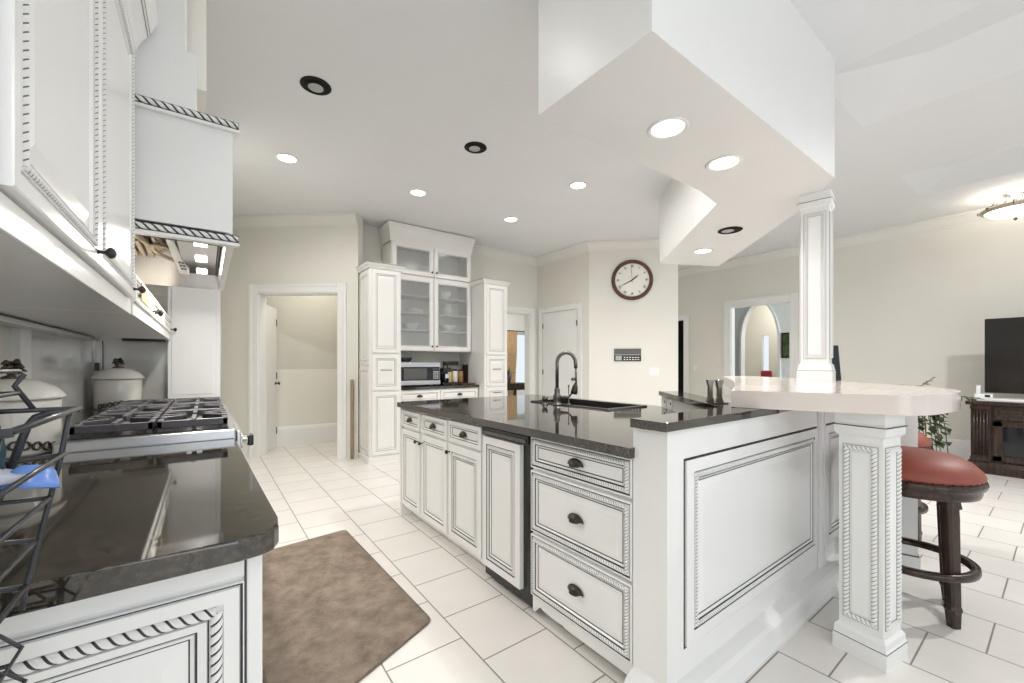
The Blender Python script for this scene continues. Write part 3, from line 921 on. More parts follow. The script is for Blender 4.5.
def framed_column(t, z0, z1, hw, bw, base_h, cap_h, rope, name='shaft'):
    b = M()
    b.loft([sq(hw, z0 + base_h), sq(hw, z1 - cap_h)], 'white'); sh = link(name, b, parent=t)
    for k in range(4):
        T = Matrix.Rotation(k * pi / 2, 4, 'Z') @ Matrix.Translation((0, -hw, 0))
        p = M(T); w = 2 * hw - 0.030; za = z0 + base_h + 0.03; zb_ = z1 - cap_h - 0.035
        p.rings(-w / 2, za, w, zb_ - za, [(0, 0, 'white'), (0, .003, 'softglaze'), (.0025, .003, 'softglaze'), (.004, .003, 'white'), (.022, .003, 'white'), (.024, .0005, 'postgroove'), (.026, .0005, 'white'), (.034, .004, 'white')], 'white')
        link('inset_panel', p, parent=t)
        p = M(T); a = w / 2 - .013
        p.rope((-a, -.003, za + .013), (-a, -.003, zb_ - .013), rope[0], rope[1], 'white', 'postgroove'); p.rope((a, -.003, za + .013), (a, -.003, zb_ - .013), rope[0], rope[1], 'white', 'postgroove')
        p.rope((-a, -.003, zb_ - .013), (a, -.003, zb_ - .013), rope[0], rope[1], 'white', 'postgroove'); p.rope((-a, -.003, za + .013), (a, -.003, za + .013), rope[0], rope[1], 'white', 'postgroove')
        link('rope_molding', p, parent=t)
    b = M(); bl = base_h * .58
    b.loft([sq(bw, z0), sq(bw, z0 + bl)], 'white')
    b.loft([sq(bw + .001, z0 + bl), sq(bw + .001, z0 + bl + .003)], 'glaze')
    b.loft([sq(bw, z0 + bl + .003), sq(bw - .004, z0 + bl + .010), sq(hw + .012, z0 + base_h - .015), sq(hw + .002, z0 + base_h)], 'white'); link('base', b, parent=t)
    b = M(); c0 = z1 - cap_h
    b.loft([sq(hw + .002, c0), sq(hw + .012, c0 + .012), sq(bw - .004, c0 + cap_h * .38), sq(bw, c0 + cap_h * .42)], 'white')
    b.loft([sq(bw + .001, c0 + cap_h * .42), sq(bw + .001, c0 + cap_h * .42 + .003)], 'glaze')
    b.loft([sq(bw - .006, c0 + cap_h * .42 + .003), sq(bw - .006, z1)], 'white'); link('capital', b, parent=t)


t = thing('bar_post', 'white square post with rope-edged panels carrying the rounded end of the bar', 'post', (2.262, 0.506, 0), rad(-9))
framed_column(t, 0.0, 1.022, 0.076, 0.093, 0.115, 0.105, (0.0105, 0.0165))
t = thing('soffit_column', 'white square column with rope-edged panel between bar top and soffit', 'column', (3.456, 1.062, 1.1), rad(-80))
framed_column(t, 0.0, 1.299, 0.079, 0.099, 0.125, 0.10, (0.0085, 0.015))
t = thing('knee_wall_end', 'plain white end block of the bar knee wall behind the red stool', 'post', (3.40, 0.63, 0), 0)
b = wm(t); b.prism([(3.341, 0.527), (3.495, 0.575), (3.445, 0.735), (3.29, 0.687)], 0.0, 1.022, 'white'); link('block', b, parent=t)
b = wm(t); b.prism([(3.336, 0.515), (3.508, 0.568), (3.452, 0.747), (3.28, 0.694)], 0.0, 0.09, 'white'); b.prism([(3.338, 0.519), (3.504, 0.570), (3.450, 0.743), (3.282, 0.691)], 0.09, 0.095, 'glaze'); link('base', b, parent=t)

# things on the bar and ledge
t = thing('handset', 'slim dark handset standing upright on the bar top behind the column', 'handset', (3.60, 0.985, 1.10), rad(-40))
b = M(); T = Matrix.Rotation(rad(-7), 4, 'X'); b.box(-0.028, 0.028, -0.010, 0.012, 0.0, 0.255, 'black', 0.004, T=T); link('body', b, parent=t)
b = M(); b.box(-0.024, 0.024, -0.0115, -0.010, 0.015, 0.24, 'tv', T=T); link('screen', b, parent=t)
t = thing('napkin_holder', 'dark pewter napkin holder with two waisted uprights on the granite ledge by the bar', 'napkin holder', (2.050, 1.058, 1.022), rad(-36))
for dx in (-0.024, 0.022):
    b = M(); b.prism([(dx - .018, 0.004), (dx + .018, 0.004), (dx + .009, .035), (dx + .009, .085), (dx + .018, .118), (dx - .018, .118), (dx - .009, .085), (dx - .009, .035)], -0.010, 0.010, 'pewter', T=Matrix.Rotation(pi / 2, 4, 'X')); link('upright', b, parent=t)
b = M(); b.box(-0.055, 0.055, -0.022, 0.022, 0.0, 0.005, 'pewter'); link('base', b, parent=t)
b = M(); b.lathe([(0, 0), (0.014, 0), (0.016, 0.01), (0.007, 0.03), (0.008, 0.06), (0.017, 0.085), (0.017, 0.115), (0.014, 0.115), (0, 0.09)], 'chrome', 16); solo_o = link('silver_goblet', b, origin=(0, 0, 0)); solo_o.location = (2.205, 1.118, 1.022); tag(solo_o, 'small silver goblet on the granite ledge right of the napkin holder', 'goblet')

# ---------------------------------------------------------------- bar stools
def stool(loc, rz, label):
    t = thing('bar_stool', label, 'stool', loc, rz, 'red leather stools at the bar')
    b = M(); b.lathe([(0.0, 0.785), (0.10, 0.782), (0.17, 0.768), (0.22, 0.742), (0.252, 0.708), (0.262, 0.684), (0.258, 0.668), (0.0, 0.668)][::-1], 'leather', 40)
    for i in range(44):
        a = 2 * pi * i / 44
        b.lathe([(0.005, 0), (0.003, 0.003), (0, 0.004)], 'bronze', 6, T=Matrix.Rotation(a, 4, 'Z') @ Matrix.Translation((0.258, 0, 0.673)) @ Matrix.Rotation(pi / 2, 4, 'Y'))
    link('seat', b, parent=t)
    b = M(); b.lathe([(0.0, 0.585), (0.225, 0.585), (0.245, 0.59), (0.25, 0.61), (0.246, 0.625), (0.262, 0.632), (0.268, 0.65), (0.262, 0.667), (0.0, 0.667)], 'wood', 40); link('seat_frame', b, parent=t)
    for k in range(4):
        a = pi / 4 + k * pi / 2
        A = Matrix.Rotation(a, 4, 'Z')
        b = M(A)
        loops = []
        for z, r, h in ((0.585, 0.185, 0.034), (0.55, 0.185, 0.040), (0.545, 0.186, 0.030), (0.50, 0.187, 0.031), (0.10, 0.200, 0.026), (0.085, 0.200, 0.031), (0.07, 0.201, 0.026), (0.0, 0.204, 0.022)):
            loops.append([(r - h * .9, -h * .6, z), (r - h * .6, -h * .9, z), (r + h * .6, -h * .9, z), (r + h * .9, -h * .6, z), (r + h * .9, h * .6, z), (r + h * .6, h * .9, z), (r - h * .6, h * .9, z), (r - h * .9, h * .6, z)])
        b.loft(loops[::-1], 'wood'); lg = link('leg', b, parent=t)
        for sy in (-1, 1):
            b = M(A)
            b.lathe([(0.006, 0), (0.004, 0.004), (0, 0.005)], 'bronze', 8, T=Matrix.Translation((0.200, sy * 0.028, 0.086)) @ Matrix.Rotation(-sy * pi / 2, 4, 'X'))
            link('stud', b, parent=lg)
    b = M(); b.lathe([(0.212, 0.222), (0.242, 0.222), (0.245, 0.235), (0.242, 0.252), (0.212, 0.252), (0.212, 0.222)], 'wood', 40); link('footrest_ring', b, parent=t)
    return t


s1 = stool((2.905, 0.487, 0), rad(10), 'red leather bar stool with dark wood legs beside the white bar post')
dup(s1, (3.90, 0.81, 0), rad(30), 'second red leather bar stool, mostly hidden behind the knee wall end')

# ---------------------------------------------------------------- left run: counter, rangetop, cabinets, hood
CT = [(-0.655, 0.855), (-0.20, 0.862), (0.045, 0.860), (0.080, 0.866), (0.102, 0.880), (0.112, 0.902), (0.115, 0.94), (0.098, 2.035), (-0.655, 2.035)]
b = M(); b.prism(CT, 0.874, 0.914, 'granite', 0.006); solo('left_countertop', b, 'polished black granite worktop with rounded corner in front of the rangetop', 'countertop')
b = M(); b.prism([(-0.652, 2.037), (-0.43, 2.037), (-0.43, 3.503), (0.10, 3.503), (0.10, 3.935), (-0.24, 3.935), (-0.24, 4.19), (-0.652, 4.19)], 0.874, 0.914, 'granite'); solo('back_countertop', b, 'black granite worktop strip behind the rangetop holding the canisters', 'countertop')

t = thing('end_cabinet', 'white base cabinet with rope-framed end panel under the near black worktop', 'cabinet', (-0.62, 0.905, 0), 0)
b = M()
b.box(0, 0.70, 0, 1.12, 0.10, 0.873, 'white'); b.box(0, 0.63, 0.05, 1.12, 0.0, 0.10, 'white'); link('carcass', b, parent=t)
b = M(); b.box(0.680, 0.705, -0.006, 0.06, 0.08, 0.873, 'white', 0.003); b.box(0.6765, 0.680, -0.004, 0, 0.08, 0.873, 'glaze'); link('corner_stile', b, parent=t)
b = M(); b.box(0.0, 0.6765, -0.006, 0.0, 0.832, 0.873, 'white', 0.002); link('top_rail', b, parent=t)
b = M()
p, ri = door_prof(0.010, 0.040, 'glaze', 'white', True)
p = [(0, 0, 'white'), (0, .010, 'white'), (.002, .012, 'white'), (.004, .008, 'glaze'), (.006, .008, 'glaze'), (.008, .012, 'white'), (.031, .012, 'white'), (.032, .006, 'white'), (.0515, .006, 'white'), (.052, .005, 'glaze'), (.0535, .005, 'glaze'), (.055, .011, 'white'), (.068, .009, 'white'), (.069, .005, 'glaze'), (.0715, .005, 'glaze'), (.073, .007, 'white'), (.078, .005, 'white'), (.079, .004, 'glaze'), (.0805, .004, 'glaze'), (.082, .004, 'white'), (.115, .010, 'white')]
b.rings(0.02, 0.12, 0.656, 0.705, p, 'white'); d = link('end_panel', b, parent=t)
b = M(); a0, a1, z0, z1 = 0.02 + .0415, 0.02 + .656 - .0415, 0.12 + .0415, 0.12 + .705 - .0415; y = -.008
for pa, pb in (((a0, y, z1), (a1, y, z1)), ((a0, y, z0), (a1, y, z0)), ((a0, y, z0), (a0, y, z1)), ((a1, y, z0), (a1, y, z1))):
    b.rope(pa, pb, 0.0105, 0.0175, 'white', 'glaze', n=16, per=8, gw=0.2)
link('rope_molding', b, parent=d)
t = thing('range_base_cabinet', 'white base cabinet below the rangetop on the left run', 'cabinet', (-0.62, 2.04, 0), 0)
b = wm(t); b.box(-0.62, 0.085, 2.04, 3.93, 0.10, 0.845, 'white'); b.box(-0.62, 0.02, 2.04, 3.93, 0.0, 0.10, 'white'); link('carcass', b, parent=t)

# rangetop
t = thing('rangetop', 'stainless steel rangetop with black cast iron grates on the left worktop', 'cooktop', (-0.16, 2.77, 0.846), 0)
b = wm(t)
b.box(-0.42, 0.10, 2.05, 3.49, 0.847, 0.952, 'steel', 0.006)
b.box(0.10, 0.118, 2.05, 3.49, 0.85, 0.945, 'steel', 0.005); link('body', b, parent=t)
b = wm(t); b.box(-0.395, 0.075, 2.08, 3.46, 0.952, 0.956, 'black'); link('spill_tray', b, parent=t)
for j in range(3):
    for i in range(2):
        cx = -0.275 + i * 0.235; cy = 2.08 + 0.23 + j * 0.46
        b = wm(t)
        b.lathe([(0.055, 0), (0.055, 0.008), (0.042, 0.012), (0.042, 0.02), (0.034, 0.024), (0, 0.024)], 'iron', 18, T=Tm(cx, cy, 0.956)); link('burner', b, parent=t)
        b = wm(t)
        hx, hy = 0.113, 0.222; zt_ = 0.998
        for (xa, xb, ya_, yb_) in ((cx - hx, cx + hx, cy - hy, cy - hy + .022), (cx - hx, cx + hx, cy + hy - .022, cy + hy), (cx - hx, cx - hx + .018, cy - hy, cy + hy), (cx + hx - .018, cx + hx, cy - hy, cy + hy)):
            b.box(xa, xb, ya_, yb_, zt_ - .028, zt_, 'iron', 0.003)
        for a in range(8):
            an = a * pi / 4 + pi / 8 * 0
            L = min(hx / max(abs(cos(an)), 1e-3), hy / max(abs(sin(an)), 1e-3))
            A = Tm(cx, cy, 0, rz=an)
            b.box(0.045, L - 0.005, -0.008, 0.008, zt_ - .022, zt_ + .004, 'iron', 0.002, T=A)
        for sx in (-1, 1):
            for sy in (-1, 1):
                b.box(cx + sx * (hx - .012) - .008, cx + sx * (hx - .012) + .008, cy + sy * (hy - .012) - .008, cy + sy * (hy - .012) + .008, 0.9565, zt_ - .02, 'iron')
        link('grate', b, parent=t)
b = wm(t); b.lathe([(0.034, 0), (0.034, 0.008), (0.027, 0.010), (0.026, 0.026), (0.022, 0.028), (0, 0.028)], 'chrome', 20, T=Tm(0.117, 2.12, 0.892, ry=pi / 2)); kb = link('knob_bezel', b, parent=t)
b = wm(t); b.box(0.144, 0.166, 2.098, 2.142, 0.868, 0.916, 'black', 0.006); link('control_knob', b, parent=t)

# upper cabinet with two tall doors
t = thing('upper_cabinet', 'tall white wall cabinet with two glossy rope-edged doors above the near worktop', 'cabinet', (-0.222, 0.78, 1.40), pi / 2)
b = M(); b.box(0, 1.20, 0, 0.43, 0.0, 0.93, 'white'); link('carcass', b, parent=t)
b = M(); b.box(0, 1.20, -0.008, 0, -0.004, 0.045, 'white', 0.002); b.box(0, 0.030, -0.008, 0, 0.045, 0.93, 'white', 0.002); link('face_frame', b, parent=t)
for x0, kx in ((0.034, 0), (0.580, 0)):
    w = 0.54 if x0 < 0.1 else 0.58
    d = frontpanel(t, 'door', x0, 0.05, w, 0.87, 0.030, t=0.020, rope=(0.0062, 0.0125), g='softwhite', rg='softglaze' if x0 > .1 else 'ropeglaze'); knob(d, x0 + w - 0.025, 0.078, -0.022, 0.013)
b = M(); CRN = [(0, 0), (0.01, 0), (0.014, 0.03), (0.022, 0.035), (0.030, 0.06), (0.052, 0.10), (0.058, 0.105), (0.075, 0.15), (0.08, 0.16), (0.08, 0.18), (0, 0.18)]
b.sweep(CRN, [(0.0, 0.0), (1.20, 0.0)], 'white', -1, z=0.90)
for o, z in ((0.0145, 0.93), (0.053, 1.0), (0.059, 1.008)):
    b.box(0, 1.20, -o - .002, -o + .002, z, z + 0.004, 'softglaze')
link('crown', b, parent=t)
# low cabinet tucked under the hood
t = thing('low_wall_cabinet', 'low white wall cabinet with small doors and dark knobs behind and below the hood', 'cabinet', (-0.222, 1.99, 1.40), pi / 2)
b = M(); b.box(0, 1.93, 0, 0.43, 0.0, 0.155, 'ivory'); link('carcass', b, parent=t)
for i, x0 in enumerate((0.01, 0.65, 1.29)):
    d = frontpanel(t, 'door', x0, 0.046, 0.62, 0.10, 0.02, t=0.018, g='softglaze', m='ivory', small=True); knob(d, x0 + (0.59 if i != 1 else 0.03), 0.07, -0.018, 0.014)
b = M(); b.box(0.15, 0.50, -0.022, -0.0185, 0.065, 0.135, 'tan'); link('tan_inlay', b, parent=t)
b = M(); b.box(0, 1.93, -0.012, 0, -0.004, 0.045, 'white', 0.002); link('light_rail', b, parent=t)

# range hood
t = thing('range_hood', 'white range hood with twisted rope bands and steel liner above the rangetop', 'range hood', (-0.28, 2.6, 1.70), 0)
HX0, HX1, HY0, HY1 = -0.215, 0.086, 2.0, 3.25
b = wm(t)
b.box(HX0, HX1, HY0, HY0 + 0.02, 1.745, 2.16, 'white'); b.box(HX1 - .02, HX1, HY0 + .02, HY1 - .02, 1.745, 2.16, 'white'); b.box(-0.655, HX1, HY1 - .02, HY1, 1.745, 2.16, 'white'); b.box(-0.655, HX1, HY0, HY1, 2.16, 2.175, 'white')
link('body', b, parent=t)
for nm, z in (('rope_band', 1.712), ('rope_band', 2.165)):
    b = wm(t); e = 0.018
    path = [(HX0, HY0 - e), (HX1 + e, HY0 - e), (HX1 + e, HY1 + e)]
    b.box(HX0, HX1 + e, HY0 - e + .002, HY0 + .02, z - .020, z + .020, 'white'); b.box(HX1 - .02, HX1 + .004, HY0 + .02, HY1, z - .020, z + .020, 'white')
    zz = z + 0.006
    b.box(HX0, HX1 + e + .002, HY0 - e, HY0 - e + .004, zz - .0135, zz + .0135, 'glaze')
    b.rope((HX0, HY0 - e, zz), (HX1 + e, HY0 - e, zz), 0.0115, 0.026, 'white', 'glaze', n=12, per=8, gw=0.28)
    b.box(HX0, HX1 + e + .004, HY0 - e - .004, HY0 - e + .004, z - .021, z - .010, 'white')
    link(nm, b, parent=t)
b = wm(t); b.box(-0.655, -0.032, 2.02, 2.30, 2.175, 2.42, 'white'); b.box(-0.655, -0.065, 2.02, 2.28, 2.42, CEIL - .002, 'white'); b.box(-0.655, -0.045, 2.30, 3.2, 2.175, 2.44, 'white'); link('chimney', b, parent=t)
b = wm(t); b.box(-0.655, 0.002, 2.30, 3.2, 2.44, CEIL - .002, 'wall'); link('chimney_cornice', b, parent=t)
b = wm(t)   # steel liner: inward sloping sheets and a roof
zl, zr = 1.69, 2.02
LX = -0.64
lo = [(LX, HY0 + .022, zl), (HX1 - .022, HY0 + .022, zl), (HX1 - .022, HY1 - .022, zl), (LX, HY1 - .022, zl)]
hi = [(LX + .02, HY0 + .16, zr), (HX1 - .05, HY0 + .16, zr), (HX1 - .05, HY1 - .10, zr), (LX + .02, HY1 - .10, zr)]
b.add(lo + hi, [(0, 1, 5, 4), (1, 2, 6, 5), (2, 3, 7, 6), (3, 0, 4, 7), (4, 5, 6, 7)], 'liner'); link('liner', b, parent=t)
b = wm(t)   # flat steel panel along the front
b.box(-0.105, 0.045, 2.14, 3.18, 1.772, 1.782, 'liner', 0.002); b.box(0.048, 0.053, 2.14, 3.18, 1.765, 1.78, 'black'); link('steel_panel', b, parent=t)
b = wm(t)   # ribbed baffle filter
for i in range(9):
    x = -0.50 + i * 0.032
    b.box(x, x + .020, 2.62, 2.98, 1.800, 1.835, 'towel', 0.005, T=None)
b.box(-0.51, -0.205, 2.60, 3.0, 1.835, 1.845, 'liner'); link('baffle_filter', b, parent=t)
for i in range(2):
    b = wm(t)
    pts = []
    for k in range(20):
        a = 2 * pi * k / 20
        pts.append((-0.205 + 0.05 * i + 0.028 * sin(a) + 0.045 * cos(a), 2.62 + 0.14 * i + 0.16 * cos(a), 1.815 - 0.026 * i + 0.012 * sin(a)))
    b.tube(pts, 0.011, 'towel', 8, closed=True)
    pts2 = [(p[0] * 0.55 + (-0.205 + 0.05 * i) * 0.45, p[1] * 0.55 + (2.62 + .14 * i) * .45, p[2]) for p in pts]
    b.loft([pts, pts2], 'towel', True, cap=False)
    link('coiled_duct', b, parent=t)
b = wm(t); b.add([(-0.150, 2.46, 1.79), (-0.120, 2.46, 1.79), (-0.080, 3.14, 1.755), (-0.125, 3.14, 1.755), (-0.150, 2.46, 1.80), (-0.120, 2.46, 1.80), (-0.080, 3.14, 1.77), (-0.125, 3.14, 1.77)], [(0, 3, 2, 1), (4, 5, 6, 7), (0, 1, 5, 4), (1, 2, 6, 5), (2, 3, 7, 6), (3, 0, 4, 7)], 'paper')
for k in range(3):
    y = 2.84 + .07 * k; f_ = (y - 2.46) / .68; xx = -0.128 + 0.035 * f_; zz = 1.789 - 0.035 * f_
    b.box(xx - .012, xx + .012, y, y + .045, zz - .002, zz - .001, 'black'); b.box(xx - .004, xx + .004, y + .012, y + .03, zz - .0025, zz - .002, 'paper')
link('label_strip', b, parent=t)
for i in range(3):
    b = wm(t); y = 2.30 + i * 0.36
    b.box(-0.045, 0.005, y, y + .11, 1.766, 1.772, 'lens', 0.003); link('hood_glint', b, parent=t)  # glowing patches imitate light reflected in the polished steel
area_lamp('hood_fill_light', (0.25, 0.06, 0.055), (0, 0, 0), 0.05, 15.0, (1.0, 0.95, 0.86), size_y=0.8, parent=t)  # added fill light for the range alcove

# tall refrigerator cabinet beyond the range
t = thing('tall_cabinet', 'tall white refrigerator cabinet beyond the rangetop with slim steel handle', 'cabinet', (-0.06, 4.2, 0), 0)
b = wm(t); b.box(-0.225, 0.062, 3.945, 4.19, 0.0, 2.60, 'white'); b.box(-0.205, 0.045, 3.940, 3.945, 0.99, 2.50, 'white', 0.002); link('carcass', b, parent=t)
b = wm(t); b.box(0.062, 0.090, 3.95, 4.19, 0.12, 2.3, 'white', 0.003); link('door', b, parent=t)
b = wm(t); b.box(0.090, 0.095, 3.955, 4.10, 0.93, 1.56, 'steel', 0.002); link('handle', b, parent=t)

# under-cabinet light strip, knife rail
b = M(); b.box(-0.655, -0.58, 2.2, 3.9, 1.372, 1.394, 'steel', 0.003); solo('light_strip', b, 'long steel light strip under the wall cabinets on the left wall', 'light')
b = M(); b.box(-0.50, -0.255, 4.176, 4.192, 1.392, 1.412, 'black', 0.002); solo('knife_rail', b, 'short black magnetic rail on the wall above the far canister', 'rail')
t = thing('outlet', 'dark outlet with hanging cord on the corner strip left of the far canister', 'outlet', (-0.63, 4.165, 1.20), 0)
b = M(); b.box(-0.012, 0.012, -0.01, 0.004, -0.03, 0.03, 'black', 0.003); link('plug', b, parent=t)
b = M(); b.tube([(0.03, -0.004, -0.05), (0.032, -0.006, 0.10), (0.03, -0.004, 0.19)], 0.003, 'black', 6); link('cord', b, parent=t)


# canisters
def canister(loc, label, s=1.0):
    t = thing('canister', label, 'canister', loc, 0, 'cream kitchen canisters')
    b = M(); b.lathe([(r * s, z * s) for r, z in ((0.0, 0), (0.118, 0), (0.124, 0.01), (0.124, 0.19), (0.120, 0.2), (0.108, 0.2), (0.108, 0.02), (0, 0.02))], 'ceramic', 32); link('body', b, parent=t)
    b = M(); b.lathe([(r * s, z * s) for r, z in ((0.0, 0.202), (0.134, 0.202), (0.138, 0.208), (0.134, 0.214), (0.128, 0.225), (0.11, 0.245), (0.07, 0.268), (0.03, 0.278), (0, 0.279))], 'ceramic', 32); ld = link('lid', b, parent=t)
    b = M(); random.seed(4)
    b.lathe([(r * s, z * s) for r, z in ((0.030, 0.276), (0.032, 0.284), (0.014, 0.292), (0.022, 0.305), (0.012, 0.315), (0.010, 0.34), (0, 0.345))], 'leafiron', 12)
    for k in range(9):
        a = k * 2 * pi / 9 * 2.1; z = 0.30 + 0.035 * ((k * 37) % 9) / 9
        b.tube([(0, 0, z * s), (0.022 * cos(a) * s, 0.022 * sin(a) * s, (z + .012) * s), (0.034 * cos(a) * s, 0.034 * sin(a) * s, (z + .004) * s)], [0.008 * s, 0.010 * s, 0.003 * s], 'leafiron', 6)
    link('finial', b, parent=ld)
    b = M()
    for k in range(9):       # scrolled metal applique low on the front
        a = -pi / 2 - 0.9 + 0.225 * k + 0.25
        R = 0.127 * s; zc = (0.022 + 0.020 * (1 - abs(k - 4) / 4.0)) * s
        pts = [(R * cos(a + 0.085 * cos(q)), R * sin(a + 0.085 * cos(q)), zc + 0.018 * s * sin(q) * (1 - 0.05 * j)) for j, q in enumerate([i * 2 * pi / 10 for i in range(11)])]
        b.tube(pts, 0.0042 * s, 'leafiron', 6)
    link('scroll_ornament', b, parent=t)
    return t


canister((-0.530, 2.15, 0.914), 'cream lidded canister nearer the wire rack, left of the rangetop', 0.92)
canister((-0.49, 3.94, 0.914), 'cream lidded canister with dark finial in the far corner behind the rangetop', 1.0)

# wire dish rack in front of the counter end
t = thing('dish_rack', 'black wire dish rack at the near left end of the worktop', 'dish rack', (-0.36, 0.68, 0), 0)
def wires(b, paths, r):
    for p in paths:
        b.tube(p, r, 'wire', 6)
def atY(lst, y): return [(x, y, z) for x, z in lst]
YA, YB = 0.80, 0.56
arm = [(-0.138, 1.159), (-0.165, 1.156), (-0.178, 1.151), (-0.185, 1.140), (-0.203, 1.073), (-0.216, 1.026), (-0.224, 0.985), (-0.226, 0.90)]
post = [(-0.147, 1.155), (-0.156, 1.092), (-0.175, 0.990), (-0.185, 0.940), (-0.190, 0.904)]
for y in (YA, YB):
    b = wm(t); wires(b, [atY(arm, y)], 0.0046); link('side_arm', b, parent=t)
    b = wm(t); wires(b, [atY(post, y)], 0.0032); link('side_wire', b, parent=t)
def tier(nm, xr, z, zr, r=0.0030, slats=5):
    b = wm(t)
    for y in (YA, YB): wires(b, [[(-0.40, y, z), (xr - .05, y, z + (zr - z) * .4), (xr, y, zr)]], r)
    wires(b, [[(xr, YB, zr), (xr, YA, zr)], [(-0.40, YB, z), (-0.40, YA, z)]], r)
    for k in range(slats):
        x = -0.38 + (xr + .37) * k / slats
        wires(b, [[(x, YB, z), (x, YA, z)]], r * .7)
    link(nm, b, parent=t)
tier('top_rail', -0.138, 1.160, 1.160, 0.0034, 0)
tier('upper_basket', -0.152, 1.090, 1.100)
tier('middle_basket', -0.165, 1.046, 1.044, slats=3)
tier('lower_basket', -0.177, 1.000, 0.991)
tier('bottom_tray', -0.186, 0.940, 0.933, 0.0036, 6)
for dz, ds in ((0, 0), (-0.028, 0.010)):
    b = wm(t)
    for y in (YA, YB):
        if dz == 0: wires(b, [[(-0.40, y, 1.211), (-0.193, y, 1.211), (-0.188, y, 1.206), (-0.196, y, 1.192), (-0.180, y, 1.162)]], 0.0030)
        else: wires(b, [[(-0.40, y, 1.183), (-0.194, y, 1.183)]], 0.0026)
    wires(b, [[(-0.192, YB, 1.211 + dz), (-0.192, YA, 1.211 + dz)]], 0.0026)
    link('cup_rail', b, parent=t)
b = wm(t)
for y in (YA, 0.74, 0.68):
    wires(b, [atY([(-0.40, 0.890), (-0.208, 0.878), (-0.190, 0.856), (-0.200, 0.838), (-0.40, 0.834)], y), atY([(-0.40, 0.835), (-0.204, 0.830), (-0.187, 0.812), (-0.200, 0.790)], y)], 0.0026)
wires(b, [[(-0.190, 0.60, 0.856), (-0.190, YA, 0.856)], [(-0.187, 0.60, 0.812), (-0.187, YA, 0.812)]], 0.0022)
link('lower_frame', b, parent=t)
for x in (-0.232, -0.385):
    for y in (YA, YB):
        b = wm(t); wires(b, [[(x, y, 0.0), (x, y, 0.95)]], 0.0055); link('leg', b, parent=t)
b = M(); b.lathe([(0.0, 0), (0.02, 0), (0.03, 0.008), (0.040, 0.026), (0.042, 0.034), (0.039, 0.034), (0.028, 0.012), (0, 0.006)], 'blue', 24); o = link('bowl', b, origin=(0, 0, 0)); o.location = (-0.170, 0.765, 1.094); o.rotation_euler = (rad(165), rad(8), 0); o.scale = (0.62, 0.62, 0.8); tag(o, 'small bright blue bowl lying in the wire dish rack', 'bowl')
b = M(); b.lathe([(0, 0), (0.10, 0), (0.138, 0.014), (0.140, 0.018), (0.10, 0.006), (0, 0.005)], 'teal', 36); o = link('plate', b, origin=(0, 0, 0)); o.location = (-0.338, 0.775, 1.11); o.rotation_euler = (rad(88), 0, rad(8)); tag(o, 'large dark teal plate standing upright in the wire rack', 'plate')
b = M(); b.lathe([(0, 0), (0.026, 0), (0.034, 0.012), (0.038, 0.045), (0.036, 0.045), (0.030, 0.012), (0, 0.006)], 'cloth', 20); o = link('cup', b, origin=(0, 0, 0)); o.location = (-0.195, 0.60, 1.098); o.rotation_euler = (rad(180), 0, 0); tag(o, 'grey blue cup standing upside down in the wire rack above the blue bowl', 'cup')
b = M()
vs = []; n1, n2 = 12, 8
for i in range(n1 + 1):
    for j in range(n2 + 1):
        u = i / n1; v = j / n2
        vs.append((-0.30 + 0.13 * u, 0.63 + 0.16 * v, 1.101 - 0.012 * u * v + 0.005 * sin(9 * u + 3 * v)))
b.add(vs, [(i * (n2 + 1) + j, (i + 1) * (n2 + 1) + j, (i + 1) * (n2 + 1) + j + 1, i * (n2 + 1) + j + 1) for i in range(n1) for j in range(n2)], 'cloth', True)
o = solo('dish_towel', b, 'grey blue dish towel spread over the upper wires of the rack', 'towel')
sm = o.modifiers.new('thick', 'SOLIDIFY'); sm.thickness = 0.004

# rug
b = M()
RG = [(0.818, 3.15), (0.858, 1.80), (0.20, 1.50), (0.10, 3.07)]
def inset(poly, d):
    c = Vector((sum(p[0] for p in poly) / 4, sum(p[1] for p in poly) / 4))
    return [tuple(Vector(p) + (c - Vector(p)).normalized() * d) for p in poly]
def rounded(poly, r, n=5):
    out = []
    for i in range(len(poly)):
        p = Vector(poly[i]); a = (Vector(poly[i - 1]) - p).normalized(); c = (Vector(poly[(i + 1) % len(poly)]) - p).normalized()
        for k in range(n + 1):
            t_ = k / n; q0 = p + a * r; q1 = p + c * r
            out.append(tuple((1 - t_) ** 2 * q0 + 2 * t_ * (1 - t_) * p + t_ ** 2 * q1))
    return out
r0 = rounded(RG, 0.035); r1 = rounded(inset(RG, 0.02), 0.03)
t = thing('rug', 'brown mottled pile rug lying on the tiles in the aisle', 'rug', (0.5, 2.4, 0.001), 0)
b = wm(t); b.loft([[(x, y, 0.001) for x, y in r0], [(x, y, 0.009) for x, y in r0], [(x, y, 0.016) for x, y in r1]], 'rug'); link('pile', b, parent=t)
b = wm(t); b.tube([(x, y, 0.006) for x, y in r0], 0.005, 'rugedge', 6, closed=True); link('binding', b, parent=t)

